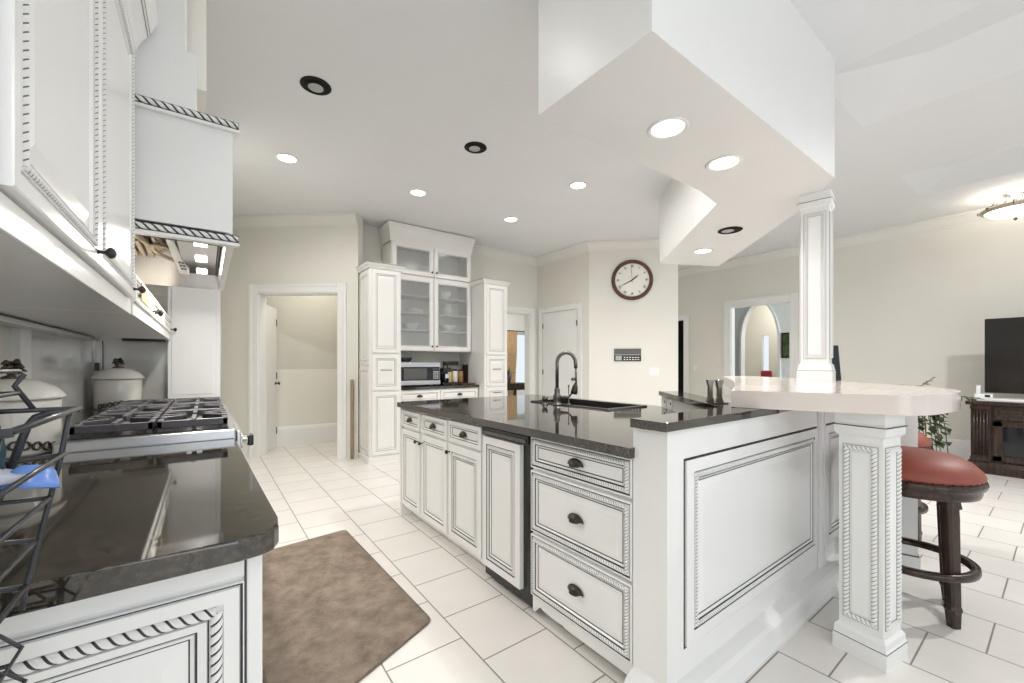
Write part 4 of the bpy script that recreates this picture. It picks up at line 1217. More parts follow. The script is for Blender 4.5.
# ---------------------------------------------------------------- back wall joinery
def pantry(loc, w, label):
    t = thing('pantry_cabinet', label, 'cabinet', loc, 0, 'tall pantry cabinets')
    D = 0.40 if label.find('right') < 0 else 0.735
    b = M(); b.box(0, w, 0, D, 0.0, 2.42, 'ivory'); link('carcass', b, parent=t)
    w2 = w - 0.05
    d = frontpanel(t, 'upper_door', 0.025, 1.36, w2, 1.02, 0.05, g='softglaze', m='ivory')
    d = frontpanel(t, 'middle_drawer', 0.025, 0.895, w2, 0.44, 0.05, g='softglaze', m='ivory'); bar_pull(d, w / 2, 1.145, -0.02, 0.13)
    d = frontpanel(t, 'lower_door', 0.025, 0.10, w2, 0.77, 0.05, g='softglaze', m='ivory')
    if label.find('right') < 0:
        for z0, h in ((0.10, 1.08), (1.21, 1.16)):
            T = Matrix.Rotation(-pi / 2, 4, 'Z')
            p, _ = door_prof(0.006, 0.05, 'softglaze', 'ivory'); b = M(T @ Matrix.Translation((-0.39, 0, 0))); b.rings(0.0, z0, 0.375, h, p, 'ivory'); link('side_panel', b, parent=t)
    else:
        bar_pull(d, w / 2, 0.80, -0.02, 0.13)
    b = M()
    prof = [(0, 0), (0.012, 0), (0.018, 0.02), (0.045, 0.045), (0.05, 0.06), (0, 0.06)]
    b.sweep(prof, [(0, D), (0, 0), (w, 0), (w, D)], 'ivory', -1, z=2.40)
    b.box(-0.005, w + .005, -0.005, D, 2.40, 2.455, 'ivory'); b.box(-0.050, w + 0.050, -0.052, D, 2.455, 2.466, 'softglaze'); link('crown', b, parent=t)
    b = M(); b.sweep([(0, 0), (0.015, 0), (0.015, 0.07), (0, 0.08)], [(0, D), (0, 0), (w, 0), (w, D)], 'ivory', -1); link('plinth', b, parent=t)
    return t


pantry((1.602, 5.08, 0), 0.398, 'tall ivory pantry cabinet left of the microwave, beside the doorway')
pantry((3.262, 5.08, 0), 0.41, 'tall narrow ivory pantry cabinet right of the microwave counter')
t = thing('base_cabinet', 'ivory base cabinet with two wide drawers under the microwave counter', 'cabinet', (2.004, 5.24, 0), 0)
b = M(); b.box(0, 1.25, 0, 0.575, 0.08, 0.873, 'ivory'); b.box(0, 1.25, 0.06, 0.575, 0, 0.08, 'ivory'); link('carcass', b, parent=t)
for x0 in (0.02, 0.635):
    d = frontpanel(t, 'drawer', x0, 0.70, 0.59, 0.155, 0.03, g='softglaze', m='ivory', small=True); cup_pull(d, x0 + 0.295, 0.785, -0.02)
    d = frontpanel(t, 'door', x0, 0.10, 0.59, 0.58, 0.05, g='softglaze', m='ivory'); knob(d, x0 + (0.56 if x0 < 0.1 else 0.03), 0.62, -0.02)
b = M(); b.box(2.003, 3.259, 5.215, 5.815, 0.874, 0.914, 'granite', 0.004); solo('microwave_counter', b, 'black granite worktop under the microwave between the two pantries', 'countertop')

# glazed wall cabinet
t = thing('glazed_cabinet', 'white glass-fronted wall cabinet with crown reaching the ceiling above the microwave', 'cabinet', (2.004, 5.45, 1.40), 0)
b = M(); D = 0.365; Wd = 1.25
b.box(0, 0.02, 0, D, 0, 1.50, 'ivory'); b.box(Wd - .02, Wd, 0, D, 0, 1.50, 'ivory'); b.box(0, Wd, 0, D, 0, 0.025, 'ivory'); b.box(0, Wd, 0, D, 1.48, 1.50, 'ivory'); b.box(0, Wd, 0, D, 1.035, 1.06, 'ivory'); b.box(0, Wd, D - .012, D, 0, 1.50, 'ivory')
for z in (0.29, 0.53, 0.77): b.box(0.02, Wd - .02, 0.03, D - .012, z, z + 0.018, 'ivory')
link('carcass', b, parent=t)
for i in range(2):
    for z0, h in ((0.01, 1.03), (1.065, 0.425)):
        x0 = 0.012 + i * 0.618; w = 0.608; st = 0.06
        b = M()
        for (xa, xb, za, zb_) in ((x0, x0 + st, z0, z0 + h), (x0 + w - st, x0 + w, z0, z0 + h), (x0 + st, x0 + w - st, z0, z0 + st), (x0 + st, x0 + w - st, z0 + h - st, z0 + h)):
            b.box(xa, xb, -0.022, -0.001, za, zb_, 'ivory', 0.003)
        b.rings(x0 + st, z0 + st, w - 2 * st, h - 2 * st, [(-.004, .0225, 'ivory'), (0, .0225, 'softglaze'), (.008, .016, 'ivory'), (.010, .012, 'softglaze')][:3], 'glassdoor')
        d = link('glass_door', b, parent=t)
        knob(d, x0 + (w - 0.03 if i == 0 else 0.03), z0 + 0.06, -0.022)
b = M()
b.sweep([(0, -0.01), (0.008, -0.01), (0.010, 0.005), (0.016, 0.06), (0.030, 0.13), (0.042, 0.17), (0.046, 0.18), (0.046, 0.235), (0, 0.235)], [(0, D), (0, 0), (Wd, 0), (Wd, D)], 'ivory', -1, z=1.50)
b.box(0, Wd, 0, D, 1.50, 1.735, 'ivory'); link('crown', b, parent=t)
# dishes on the shelves
def dish(name, prof, x, y, z, label, cat, m='china', n=20):
    b = M(); b.lathe(prof, m, n); o = link(name, b, origin=(0, 0, 0)); o.location = (x, y, z); tag(o, label, cat, 'dishes in the glazed cabinet'); return o
bowlp = [(0.0, 0), (0.05, 0), (0.055, 0.01), (0.11, 0.06), (0.13, 0.10), (0.125, 0.10), (0.10, 0.06), (0.0, 0.02)]
platep = [(0.0, 0), (0.09, 0), (0.13, 0.015), (0.132, 0.055), (0.12, 0.06), (0.0, 0.055)]
dish('serving_bowl', bowlp, 2.88, 5.62, 2.188, 'white serving bowl on the top shelf of the right glass door', 'bowl')
dish('plate_stack', platep, 2.42, 5.62, 1.948, 'white stack of plates on the second shelf behind the left glass door', 'plates')
dish('serving_bowl', bowlp, 2.36, 5.62, 1.708, 'white serving bowl on the low shelf behind the left glass door', 'bowl')
dish('plate_stack', platep, 2.92, 5.62, 1.425, 'white stack of plates on the bottom of the glazed cabinet, right', 'plates')
dish('pitcher', [(0, 0), (0.06, 0), (0.08, 0.05), (0.075, 0.1), (0.05, 0.14), (0.055, 0.17), (0.05, 0.17), (0, 0.03)], 2.95, 5.62, 1.948, 'white pitcher on the second shelf behind the right glass door', 'pitcher')
dish('serving_bowl', bowlp, 2.95, 5.62, 1.708, 'white serving bowl on the low shelf behind the right glass door', 'bowl')
dish('plate_stack', platep, 2.32, 5.62, 1.425, 'white stack of plates on the bottom of the glazed cabinet, left', 'plates')

# microwave
t = thing('microwave', 'stainless microwave with black glass door on the back counter', 'microwave', (2.10, 5.38, 0.914), 0)
b = M(); b.box(0, 0.60, 0.0, 0.38, 0.015, 0.325, 'steel', 0.008)
for x in (0.05, 0.55): b.box(x - .02, x + .02, 0.04, 0.08, 0, 0.015, 'black'); b.box(x - .02, x + .02, 0.30, 0.34, 0, 0.015, 'black')
link('body', b, parent=t)
b = M(); b.box(0.0, 0.47, -0.012, 0.0, 0.075, 0.265, 'blackgloss', 0.003); b.box(0.055, 0.39, -0.014, -0.012, 0.095, 0.245, 'greypanel'); d = link('door', b, parent=t)
b = M(); b.box(0.0, 0.60, -0.014, 0, 0.265, 0.325, 'steel', 0.003); b.box(0.0, 0.60, -0.014, 0, 0.015, 0.075, 'steel', 0.003); link('trim_band', b, parent=t)
b = M(); b.box(0.472, 0.585, -0.012, 0, 0.075, 0.265, 'blackgloss', 0.003); b.box(0.487, 0.57, -0.0135, -0.012, 0.225, 0.25, 'teal')
for i in range(3):
    for j in range(4): b.box(0.487 + i * .03, 0.510 + i * .03, -0.0135, -0.012, 0.095 + j * .03, 0.115 + j * .03, 'bulb')
link('control_panel', b, parent=t)
b = M(); b.lathe([(0.0, 0), (0.06, 0), (0.09, 0.025), (0.11, 0.07), (0.107, 0.07), (0.085, 0.028), (0, 0.012)], 'glass', 24); o = link('glass_bowl', b, origin=(0, 0, 0)); o.location = (2.24, 5.56, 1.240); tag(o, 'clear glass bowl sitting on top of the microwave', 'bowl')
# coffee corner
t = thing('coffee_maker', 'small black coffee maker right of the microwave', 'coffee maker', (2.83, 5.50, 0.914), 0)
b = M(); b.box(-0.065, 0.065, -0.09, 0.09, 0.0, 0.035, 'black', 0.006); b.box(-0.065, 0.065, 0.02, 0.09, 0.035, 0.24, 'black', 0.006); b.box(-0.065, 0.065, -0.09, 0.09, 0.19, 0.245, 'black', 0.008); link('body', b, parent=t)
b = M(); b.lathe([(0, 0), (0.045, 0), (0.052, 0.04), (0.045, 0.10), (0.035, 0.12), (0.0, 0.12)], 'blackgloss', 16, T=Tm(0, -0.035, 0.036)); b.box(-0.03, 0.03, -0.092, -0.09, 0.10, 0.16, 'chrome'); link('carafe', b, parent=t)
t = thing('spice_rack', 'dark metal rack with gallery rail standing behind the jars on the back counter', 'rack', (3.04, 5.60, 0.914), 0)
b = M()
for x in (-0.14, 0.20):
    for y in (-0.06, 0.06): b.box(x - .007, x + .007, y - .007, y + .007, 0, 0.31, 'bronze')
link('frame', b, parent=t)
for z in (0.015, 0.285): 
    b = M(); b.box(-0.147, 0.207, -0.067, 0.067, z, z + 0.014, 'bronze' if z > .1 else 'clockwood'); link('shelf', b, parent=t)
b = M(); b.box(0.207, 0.215, -0.067, 0.067, 0.0, 0.30, 'clockwood'); link('side_board', b, parent=t)
dk = M(); dk.box(2.88, 3.10, 5.55, 5.66, 1.2135, 1.262, 'black', 0.006); solo('box', dk, 'flat black box lying on top of the spice rack', 'box')
for i, (x, m, hh, lab) in enumerate(((2.945, 'yellow', 0.19, 'yellow-labelled tin at the front of the spice rack, next to the coffee maker'), (3.045, 'paper', 0.20, 'white-labelled jar in the middle of the spice rack'), (3.145, 'amber', 0.20, 'amber jar at the right end of the spice rack'))):
    tt = thing('jar', lab, 'jar', (x, 5.575, 0.944), 0, 'jars on the spice rack')
    b = M(); b.lathe([(0, 0), (0.038, 0), (0.042, 0.01), (0.042, hh - .05), (0.034, hh - .03), (0, hh - .03)], m, 16); link('body', b, parent=tt)
    b = M(); b.lathe([(0, hh - .03), (0.036, hh - .03), (0.036, hh), (0, hh)], 'bronze', 14); link('lid', b, parent=tt)
b = M(); b.prism(rounded([(3.02, 5.28), (3.24, 5.28), (3.24, 5.46), (3.02, 5.46)], 0.03), 0.9145, 0.932, 'clockwood', 0.004); solo('tray', b, 'flat dark wooden tray on the back counter in front of the jars', 'tray')

# brown board leaning between the doorway and the pantry
q = DA + DU * (DL - 0.035) + DNm * 0.02
b = M(); T = Matrix.Translation((q.x, q.y, 0)) @ Matrix.Rotation(ang, 4, 'Z'); b.box(-0.048, -0.008, -0.03, -0.012, 0, 1.02, 'brownboard', 0.003, T=T); solo('board', b, 'narrow brown wooden board standing between the doorway casing and the pantry', 'board')


# ---------------------------------------------------------------- doors
def six_panel(t, w, h, m='trim', hinge_left=True):
    b = M(); b.box(0, w, 0, 0.04, 0.005, h, m); sl = link('slab', b, parent=t)
    for (z0, hh) in ((0.16, 0.62), (0.93, 0.60), (1.66, h - 1.66 - 0.12)):
        for i in range(2):
            pw = (w - 0.31) / 2
            x0 = 0.11 + i * (pw + 0.09)
            b = M(); b.rings(x0, z0, pw, hh, [(0, .0005, m), (.002, .0005, m), (.012, -.009, m), (.02, -.009, m), (.045, -.001, m)], m); link('panel', b, parent=t)


t = thing('white_door', 'closed white panelled door in the wall left of the clock', 'door', (4.895, 5.66, 0), -pi / 2)
b = M(); b.box(0, 0.86, -0.012, 0.0, 0.005, 2.12, 'trim', 0.002); link('slab', b, parent=t)
for (z0, hh) in ((0.18, 0.68), (1.02, 0.50), (1.66, 0.38)):
    for i in range(2):
        b = M(Matrix.Translation((0, -0.012, 0))); b.rings(0.11 + i * 0.335, z0, 0.28, hh, [(0, .0005, 'trim'), (.003, .0005, 'trim'), (.014, -.008, 'trim'), (.024, -.008, 'trim'), (.05, -.0005, 'trim')], 'trim'); link('panel', b, parent=t)
b = M(); casing(b, 0.88, 2.13, 0.09, 0.022, T=Matrix.Translation((-0.01, 0, 0))); link('casing', b, parent=t)
for z in (0.28, 1.08, 1.90):
    b = M(); b.box(-0.004, 0.018, -0.018, -0.010, z - .045, z + .045, 'pewter'); link('hinge', b, parent=t)
b = M(); b.lathe([(0.024, 0), (0.022, 0.006), (0.008, 0.012), (0.008, 0.03), (0.024, 0.04), (0.026, 0.055), (0.016, 0.066), (0, 0.068)], 'pewter', 14, T=Tm(0.80, -0.012, 0.97, rx=pi / 2)); link('knob', b, parent=t)
b = M(); b.box(0.845, 0.862, -0.02, -0.010, 1.85, 1.94, 'pewter'); link('latch', b, parent=t)
# door standing open in the hall, seen through the diagonal doorway
t = thing('hall_door', 'white door standing open at the left of the hall, seen through the doorway', 'door', (0.655, 6.52, 0), rad(66))
six_panel(t, 0.43, 2.03)
b = M(); b.lathe([(0.022, 0), (0.02, 0.006), (0.008, 0.012), (0.008, 0.03), (0.022, 0.04), (0.022, 0.055), (0, 0.064)], 'bronze', 12, T=Tm(0.38, 0.0, 0.94, rx=pi / 2)); link('knob', b, parent=t)
for z in (0.25, 1.05, 1.82):
    b = M(); b.box(0.412, 0.435, -0.006, 0.004, z - .05, z + .05, 'bronze'); link('hinge', b, parent=t)

# ---------------------------------------------------------------- wall clock, control panel, switches
CN = Vector((-0.7071, -0.7071)); CA = atan2(-0.7071, 0.7071)    # clock wall: along (+x,-y)
def on_clock_wall(x, y, z, off=0.0):
    return (x + CN.x * off, y + CN.y * off, z)
t = thing('wall_clock', 'round brown wooden wall clock with white dial on the cream angled wall', 'clock', on_clock_wall(5.367, 4.083, 2.535, 0.0), CA)
RC = 0.315
b = M(); b.lathe([(RC - .055, 0.0), (RC, 0.0), (RC + .002, 0.02), (RC - .012, 0.038), (RC - .03, 0.042), (RC - .048, 0.030), (RC - .055, 0.022), (RC - .055, 0.0)], 'clockwood', 48, T=Tm(0, -0.001, 0, rx=pi / 2)); link('case', b, parent=t)
b = M(); b.lathe([(0, 0.010), (RC - .052, 0.010), (RC - .052, 0.014), (0, 0.014)], 'dial', 48, smooth=False, T=Tm(0, -0.001, 0, rx=pi / 2)); dl = link('dial', b, parent=t)
rom = {1: 'I', 2: 'II', 3: 'III', 4: 'IIII', 5: 'V', 6: 'VI', 7: 'VII', 8: 'VIII', 9: 'IX', 10: 'X', 11: 'XI', 12: 'XII'}
b = M()
def stroke(b, x0, z0, x1, z1, w, T):
    d = Vector((x1 - x0, z1 - z0)); n = Vector((-d.y, d.x)).normalized() * w / 2
    b.add([(x0 + n.x, 0, z0 + n.y), (x0 - n.x, 0, z0 - n.y), (x1 - n.x, 0, z1 - n.y), (x1 + n.x, 0, z1 + n.y)], [(0, 1, 2, 3)], 'black', T=T)
for hnum, s in rom.items():
    a = hnum * pi / 6
    T = Matrix.Translation((0, -0.0165, 0)) @ Matrix.Rotation(a, 4, 'Y') @ Matrix.Translation((0, 0, RC - .098))
    wd = {'I': 0.011, 'V': 0.022, 'X': 0.022}; tot = sum(wd[c] for c in s); x = -tot / 2; hh = 0.042
    for c in s:
        w = wd[c]; xm = x + w / 2
        if c == 'I': stroke(b, xm, -hh / 2, xm, hh / 2, 0.005, T)
        if c == 'V': stroke(b, xm - .008, hh / 2, xm, -hh / 2, 0.006, T); stroke(b, xm + .008, hh / 2, xm, -hh / 2, 0.003, T)
        if c == 'X': stroke(b, xm - .008, hh / 2, xm + .008, -hh / 2, 0.006, T); stroke(b, xm + .008, hh / 2, xm - .008, -hh / 2, 0.003, T)
        x += w
for k in range(60):
    T = Matrix.Translation((0, -0.0165, 0)) @ Matrix.Rotation(k * pi / 30, 4, 'Y') @ Matrix.Translation((0, 0, RC - .066))
    stroke(b, 0, -0.005, 0, 0.005, 0.0025, T)
link('numerals', b, parent=dl, recalc=False)
for nm, a, L, w in (('hour_hand', 52, 0.125, 0.016), ('minute_hand', 242, 0.20, 0.010), ('second_hand', -4, 0.20, 0.003)):
    b = M(Matrix.Translation((0, -0.018, 0)) @ Matrix.Rotation(rad(a), 4, 'Y'))
    b.loft([[(-w / 2, 0, -0.04), (w / 2, 0, -0.04), (w / 2, -0.002, -0.04), (-w / 2, -0.002, -0.04)], [(-w * .6, 0, L * .6), (w * .6, 0, L * .6), (w * .6, -0.002, L * .6), (-w * .6, -0.002, L * .6)], [(-.001, 0, L), (.001, 0, L), (.001, -0.002, L), (-.001, -0.002, L)]], 'black'); link(nm, b, parent=t)
t = thing('intercom_panel', 'dark grey intercom panel with small white keys on the angled wall below the clock', 'intercom', on_clock_wall(5.318, 4.132, 1.362), CA)
b = M(); b.box(-0.205, 0.205, -0.02, 0, -0.098, 0.098, 'greypanel', 0.004); link('body', b, parent=t)
b = M(); b.box(-0.20, 0.20, -0.022, -0.02, -0.092, -0.008, 'black'); b.box(-0.20, 0.20, -0.0225, -0.02, 0.0, 0.008, 'bulb'); b.box(-0.185, -0.09, -0.024, -0.022, -0.085, -0.015, 'bulb', 0.002); link('key_field', b, parent=t)
for r in range(2):
    for c in range(6):
        b = M(); b.box(-0.06 + c * .042, -0.035 + c * .042, -0.0245, -0.022, -0.045 - r * .032, -0.033 - r * .032, 'paper'); link('key', b, parent=t)


def switch(loc, rz, n, label):
    t = thing('light_switch', label, 'switch', loc, rz)
    w = 0.075 * n
    b = M(); b.box(-w / 2, w / 2, -0.006, 0, -0.06, 0.06, 'trim', 0.003); link('cover_plate', b, parent=t)
    for i in range(n):
        x = -w / 2 + 0.0375 + 0.075 * i
        b = M(); b.box(x - .012, x + .012, -0.010, -0.006, -0.028, 0.028, 'paper', 0.002); link('rocker', b, parent=t)


switch(on_clock_wall(5.60, 3.85, 1.10), CA, 2, 'white double switch plate on the angled wall, low right of the intercom')
switch((7.85, 4.45, 1.14), -pi / 2, 1, 'white switch plate on the far wall between the closet doorway and the wide opening')
switch((10.0, 3.62, 1.07), -pi / 2, 1, 'white switch plate under the painting beyond the wide opening')

# beyond the wide opening
t = thing('painting', 'dark green framed painting on the far wall right of the pointed arch', 'painting', (9.995, 3.56, 1.62), -pi / 2)
b = M()
for (xa, xb, za, zb_) in ((-.14, .14, .24, .27), (-.14, .14, -.27, -.24), (-.14, -.115, -.24, .24), (.115, .14, -.24, .24)): b.box(xa, xb, -0.03, 0, za, zb_, 'wood', 0.004)
link('frame', b, parent=t)
b = M(); b.box(-0.115, 0.115, -0.012, 0, -0.24, 0.24, 'paintgreen'); link('canvas', b, parent=t)
t = thing('red_chair', 'red upholstered chair seen through the pointed arch under the window', 'chair', (11.1, 4.55, 0), 0)
b = M(); b.box(-0.22, 0.22, -0.20, 0.10, 0.40, 0.50, 'redbox', 0.02); link('seat', b, parent=t)
b = M(); b.box(0.16, 0.24, -0.14, 0.10, 0.5, 1.05, 'redbox', 0.02); link('backrest', b, parent=t)
for sx in (-.18, .2):
    for sy in (-.16, .06):
        b = M(); b.box(sx - .02, sx + .02, sy - .02, sy + .02, 0, 0.4, 'wood'); link('leg', b, parent=t)

# dining room beyond the passage
t = thing('curtain', 'tan gathered curtain hanging at the bright dining room window', 'curtain', (6.8, 9.2, 0), 0)
b = wm(t); n = 36; vs = []
for k, zz in enumerate((2.12, 1.5, 1.0, 0.6, 0.02)):
    wf = (1.0, 0.86, 0.60, 0.42, 0.40)[k]
    for i in range(n + 1):
        u = i / n
        vs.append((6.60 + 0.02 * k + 0.46 * (u - .5) * wf + 0.16, 9.21 + 0.035 * sin(u * 2 * pi * 6), zz))
b.add(vs, [(k * (n + 1) + i, k * (n + 1) + i + 1, (k + 1) * (n + 1) + i + 1, (k + 1) * (n + 1) + i) for k in range(4) for i in range(n)], 'curtain', True)
o = link('drape', b, parent=t); sm = o.modifiers.new('thick', 'SOLIDIFY'); sm.thickness = 0.006
b = wm(t); b.tube([(5.9, 9.22, 2.14), (8.0, 9.22, 2.14)], 0.014, 'bronze', 8); link('rod', b, parent=t)
for x in (6.0, 7.9):
    b = wm(t); b.box(x - .012, x + .012, 9.22, 9.298, 2.12, 2.15, 'bronze'); link('bracket', b, parent=t)
t = thing('console_table', 'dark wooden table in front of the dining room window', 'table', (6.15, 8.35, 0), 0)
b = M(); b.box(-0.62, 0.38, -0.3, 0.3, 0.70, 0.75, 'wood', 0.006); link('tabletop', b, parent=t)
b = M(); b.box(-0.58, 0.34, -0.27, 0.27, 0.58, 0.70, 'wood'); link('apron', b, parent=t)
for sx in (-.56, .32):
    for sy in (-.25, .25):
        b = M(); b.box(sx - .03, sx + .03, sy - .03, sy + .03, 0, 0.58, 'wood'); link('leg', b, parent=t)
t = thing('potted_herb', 'small grey pot with grey-green leaves on the dining room table', 'plant', (6.0, 8.3, 0.75), 0)
b = M(); b.lathe([(0, 0), (0.08, 0), (0.11, 0.14), (0.115, 0.2), (0.1, 0.2), (0, 0.16)], 'greypanel', 16); link('pot', b, parent=t)
b = M(); random.seed(8)
for i in range(40):
    a = random.uniform(0, 2 * pi); e = random.uniform(.2, 1.2); L = random.uniform(.12, .3)
    dx, dy, dz = cos(a) * cos(e) * L, sin(a) * cos(e) * L, sin(e) * L
    px, py = -sin(a) * .02, cos(a) * .02
    b.add([(0, 0, .18), (dx * .6 + px, dy * .6 + py, .18 + dz * .6), (dx, dy, .18 + dz), (dx * .6 - px, dy * .6 - py, .18 + dz * .6)], [(0, 1, 2, 3)], 'leaf')
link('foliage', b, parent=t, recalc=False)

# ---------------------------------------------------------------- family room: TV, stand, plant, ceiling lamp
t = thing('tv_stand', 'dark carved walnut television stand with glass door against the right wall', 'tv stand', (7.0, 0.68, 0), -pi / 2)
Wt = 1.75; Dt = 0.58; Ht = 0.80
b = M(); b.box(0.02, Wt - .02, 0.02, Dt, 0.0, Ht - .04, 'wood'); link('carcass', b, parent=t)
b = M(); b.box(-0.03, Wt + .03, -0.03, Dt, Ht - .04, Ht, 'wood', 0.008); link('top', b, parent=t)
b = M(); b.sweep([(0, 0), (0.035, 0), (0.035, 0.085), (0.02, 0.11), (0.008, 0.13), (0, 0.13)], [(0.0, Dt), (0.0, 0.0), (Wt, 0.0), (Wt, Dt)], 'wood', -1); link('plinth', b, parent=t)
for x0 in (0.01, Wt - 0.16):
    b = M(); b.box(x0, x0 + 0.15, -0.012, 0.02, 0.13, Ht - .04, 'wood', 0.004)
    for k in range(5): b.tube([(x0 + 0.025 + k * .025, -0.014, 0.20), (x0 + 0.025 + k * .025, -0.014, 0.70)], 0.010, 'wood', 8)
    b.box(x0 - .005, x0 + .155, -0.022, 0, 0.13, 0.18, 'wood', 0.006); b.box(x0 - .005, x0 + .155, -0.022, 0, 0.71, 0.755, 'wood', 0.006); link('fluted_pilaster', b, parent=t)
for x0 in (0.175, 0.175 + 0.70):
    w = 0.68
    b = M(); b.rings(x0, 0.61, 0.36, 0.14, [(0, 0, 'wood'), (0, .018, 'wood'), (.02, .02, 'wood'), (.03, .012, 'wood'), (.04, .012, 'wood'), (.06, .018, 'wood')], 'wood', T=Matrix.Translation((0, .02, 0))); link('drawer', b, parent=t)
    b = M(); b.box(x0 + .37, x0 + .67, 0.0, 0.02, 0.61, 0.75, 'black'); b.box(x0 + .40, x0 + .60, -0.004, 0.0, 0.625, 0.68, 'greypanel', 0.003); link('media_bay', b, parent=t)
    b = M()
    for (xa, xb, za, zb_) in ((x0, x0 + .07, .15, .59), (x0 + w - .07, x0 + w, .15, .59), (x0, x0 + w, .15, .21), (x0, x0 + w, .53, .59)): b.box(xa, xb, -0.006, 0.02, za, zb_, 'wood', 0.005)
    b.box(x0 + .07, x0 + w - .07, 0.012, 0.016, .21, .53, 'blackgloss'); d = link('glass_door', b, parent=t)
b = M(); b.box(7.02, 7.30, -0.80, 0.66, 0.801, 0.835, 'trim', 0.008); solo('white_runner', b, 'long white slab base lying along the top of the television stand', 'tv base')
t = thing('television', 'large flat dark television standing on the walnut stand', 'television', (7.18, 0.58, 0.836), -pi / 2)
b = M(); b.box(0, 1.45, 0.0, 0.05, 0.055, 0.90, 'black', 0.006); b.box(0.5, 0.95, -0.05, 0.14, 0.0, 0.012, 'black', 0.004); b.box(0.68, 0.78, 0.01, 0.05, 0.012, 0.1, 'black'); link('body', b, parent=t)
b = M(); b.box(0.012, 1.438, -0.002, 0.0, 0.068, 0.888, 'tv'); link('screen', b, parent=t)
t = thing('router', 'small white box with upright antenna at the left corner of the television stand', 'router', (7.08, 0.60, 0.836), -pi / 2)
b = M(); b.box(-0.05, 0.09, 0, 0.10, 0, 0.045, 'china', 0.006); b.box(0.03, 0.07, -0.002, 0, 0.01, 0.035, 'black'); link('body', b, parent=t)
b = M(); b.box(-0.04, -0.005, 0.03, 0.06, 0.045, 0.14, 'china', 0.004); link('antenna', b, parent=t)

t = thing('trailing_plant', 'trailing green houseplant on a dark stand behind the bar top', 'plant', (6.05, 1.05, 0), 0)
b = M()
for k in range(3):
    a = 2 * pi * k / 3 + .4; b.tube([(0.14 * cos(a), 0.14 * sin(a), 0.0), (0.05 * cos(a), 0.05 * sin(a), 0.40), (0.11 * cos(a), 0.11 * sin(a), 0.72)], 0.012, 'wood', 8)
b.lathe([(0, 0.72), (0.15, 0.72), (0.15, 0.745), (0, 0.745)], 'wood', 24); link('stand', b, parent=t)
b = M(); b.lathe([(0, 0.746), (0.09, 0.746), (0.12, 0.86), (0.13, 0.92), (0.11, 0.92), (0, 0.88)], 'pot', 20); link('pot', b, parent=t)
b = M(); bs = M(); random.seed(11)
def leafat(b, p, a, droop, L):
    d = Vector((cos(a) * cos(droop), sin(a) * cos(droop), -sin(droop))); s = Vector((-sin(a), cos(a), 0.0)) * L * .38; u = d.cross(s).normalized() * L * .12
    p = Vector(p)
    vs = [p, p + d * L * .35 + s + u, p + d * L, p + d * L * .35 - s + u, p + d * L * .4]
    b.add([tuple(v) for v in vs], [(0, 1, 4), (1, 2, 4), (2, 3, 4), (3, 0, 4)], 'leaf')
for k in range(30):
    a = random.uniform(0, 2 * pi) if k % 3 else random.uniform(-1.9, -0.3)
    R0 = random.uniform(.10, .30); dr = random.uniform(.10, .66); up = random.uniform(.0, .07)
    pts = [(0, 0, 0.90), (R0 * .45 * cos(a), R0 * .45 * sin(a), 0.92 + up), (R0 * cos(a), R0 * sin(a), 0.90 + up * .4 - dr * .3), (R0 * 1.15 * cos(a), R0 * 1.15 * sin(a), 0.88 - dr)]
    pts = [pts[0]] + [tuple(Vector(pts[i]).lerp(Vector(pts[i + 1]), f)) for i in range(3) for f in (.33, .66, 1.0)]
    bs.tube(pts, 0.004, 'stem', 5)
    for i, p in enumerate(pts[2:]):
        for s in range(2):
            leafat(b, p, a + random.uniform(-1.6, 1.6), random.uniform(-.2, 1.0), random.uniform(.06, .11))
# one long spray reaching right towards the television
pts = [(0.05 + 0.50 * u, -0.05 - 0.38 * u, 0.90 + 0.02 * sin(u * 2.4) - 0.06 * u) for u in [i / 8 for i in range(9)]]
bs.tube(pts, 0.004, 'stem', 5)
for p in pts[2:]:
    for s in range(3): leafat(b, p, random.uniform(-2.2, .6), random.uniform(-.3, .9), random.uniform(.06, .10))
pts = [(0.02 + 0.22 * u, -0.02 - 0.16 * u, 0.90 + 0.17 * u) for u in [i / 5 for i in range(6)]]
bs.tube(pts, 0.004, 'stem', 5)
for p in pts[3:]:
    for s in range(2): leafat(b, p, random.uniform(-2.2, .6), random.uniform(-.4, .3), random.uniform(.05, .08))
link('vines', bs, parent=t); link('foliage', b, parent=t, recalc=False)

# flush ceiling lamp
t = thing('flush_ceiling_lamp', 'lit bowl ceiling lamp with scrolled metal rim near the right wall', 'ceiling light', (7.30, 0.36, CEIL), 0)
b = M(); b.lathe([(0, 0.0), (0.10, 0.0), (0.10, -0.025), (0.03, -0.04), (0.03, -0.07), (0, -0.07)][::-1], 'chrome', 24); link('canopy', b, parent=t)
b = M(); b.lathe([(0.0, -0.275), (0.10, -0.268), (0.18, -0.245), (0.235, -0.205), (0.24, -0.19)], 'bowl', 32); link('glass_bowl', b, parent=t)
b = M(); b.lathe([(0.235, -0.205), (0.265, -0.20), (0.27, -0.185), (0.262, -0.165), (0.24, -0.17), (0.235, -0.205)], 'rimmetal', 32); link('rim', b, parent=t)
for k in range(8):
    a = k * pi / 4
    b = M(Matrix.Rotation(a, 4, 'Z')); b.tube([(0.25, 0, -0.175), (0.20, 0, -0.11), (0.14, 0, -0.10), (0.10, 0, -0.06), (0.06, 0, -0.03)], 0.006, 'pewter', 6); b.tube([(0.262, 0, -0.17), (0.285, 0, -0.165), (0.285, 0, -0.185), (0.27, 0, -0.19)], 0.006, 'pewter', 6); link('scroll_arm', b, parent=t)
b = M(); b.lathe([(0, -0.32), (0.012, -0.31), (0.02, -0.295), (0.012, -0.28), (0.0, -0.27)], 'pewter', 12); link('finial', b, parent=t)
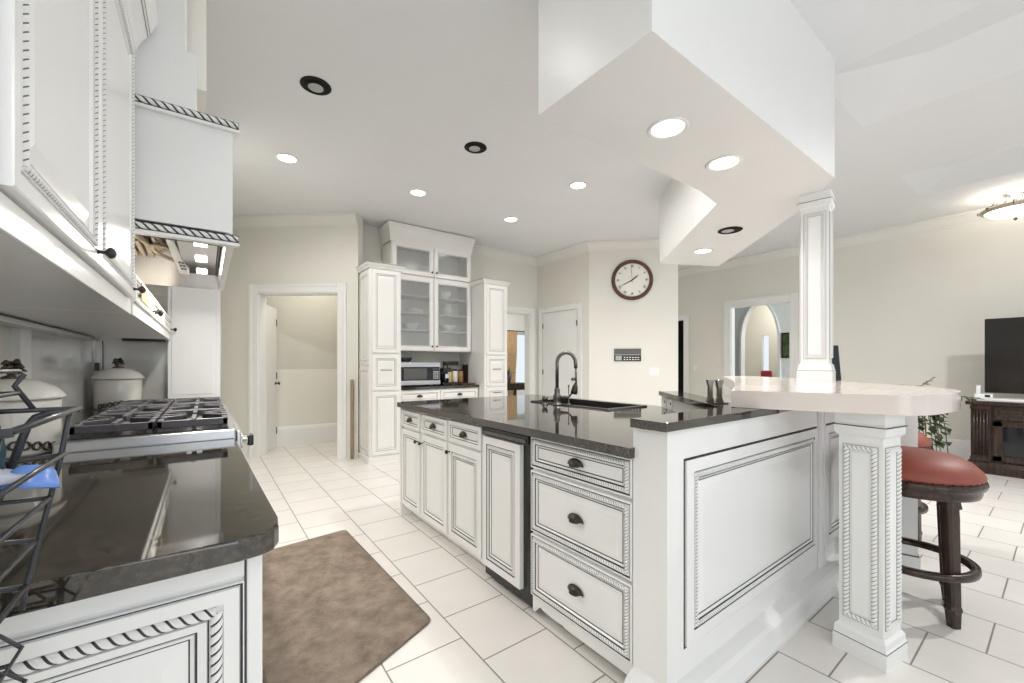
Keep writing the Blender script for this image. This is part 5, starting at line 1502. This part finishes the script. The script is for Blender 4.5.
d = bpy.data.lights.new('flush_bulb', 'POINT'); d.energy = 13; d.color = (1.0, 0.90, 0.76); d.shadow_soft_size = 0.15
o = bpy.data.objects.new('flush_bulb', d); COL.objects.link(o); o.location = (0, 0, -0.13); o.parent = t

# ---------------------------------------------------------------- recessed downlights
def downlight(x, y, z, lit, label, power=30.0):
    t = thing('recessed_downlight', label, 'downlight', (x, y, z), 0, 'recessed ceiling downlights')
    b = M(); b.lathe([(0.078, 0.0), (0.098, 0.0), (0.100, -0.004), (0.094, -0.008), (0.080, -0.006), (0.076, -0.001)], 'trim' if lit else 'can', 32); link('trim_ring', b, parent=t)
    if lit:
        b = M(); b.lathe([(0, -0.0045), (0.05, -0.004), (0.078, -0.002)], 'lens', 32); link('lens', b, parent=t)
        area_lamp('downlight_bulb', (0, 0, -0.014), (0, 0, 0), 0.13, power, (1.0, 0.985, 0.96), parent=t, spread=rad(165))
    else:
        b = M(); b.lathe([(0.079, -0.003), (0.0, -0.0028)], 'can', 32); link('can', b, parent=t)
        b = M(); b.lathe([(0.0, -0.0045), (0.048, -0.004), (0.050, -0.003)], 'bulb', 24, T=Tm(0.004, 0.022, 0)); link('bulb', b, parent=t)


for args in ((0.612, 3.11, CEIL, False, 'unlit black downlight in the ceiling nearest the hood'),
             (0.610, 4.37, CEIL, True, 'lit downlight in the ceiling left of the doorway, beyond the nearest black one', 18),
             (1.93, 3.15, CEIL, False, 'unlit black downlight in the middle of the kitchen ceiling'),
             (1.92, 4.37, CEIL, True, 'lit downlight in the ceiling in front of the glazed cabinet', 3.5),
             (3.23, 3.16, CEIL, True, 'lit downlight in the ceiling near the soffit edge', 8),
             (3.27, 4.44, CEIL, True, 'lit downlight in the ceiling farthest back, right of the glazed cabinet', 4.5),
             (1.856, 1.195, 2.40, True, 'large lit downlight in the soffit, the nearer of two over the island end', 8.5),
             (2.443, 1.207, 2.40, True, 'lit downlight in the soffit, second from its near end', 4.5),
             (3.708, 1.779, 2.40, False, 'unlit black downlight in the diagonal arm of the soffit'),
             (4.17, 2.278, 2.40, True, 'lit downlight at the far end of the diagonal soffit arm', 24),
             (0.61, 1.87, CEIL, True, 'added fill downlight in the kitchen ceiling above the rangetop aisle, out of the frame', 2.5),  # from here on, unseen downlights added to even out the light
             (0.30, -0.80, CEIL, True, 'added fill downlight in the kitchen ceiling behind the camera', 7),
             (2.35, 2.35, CEIL, True, 'added fill downlight in the kitchen ceiling above the island sink, hidden by the soffit', 22),
             (5.0, 3.0, CEIL, True, 'added fill downlight in the family room ceiling, unseen behind the soffit arm', 3),
             (5.0, -0.7, CEIL, True, 'added fill downlight in the family room ceiling between the two recesses, out of the frame', 58)):
    downlight(*args)
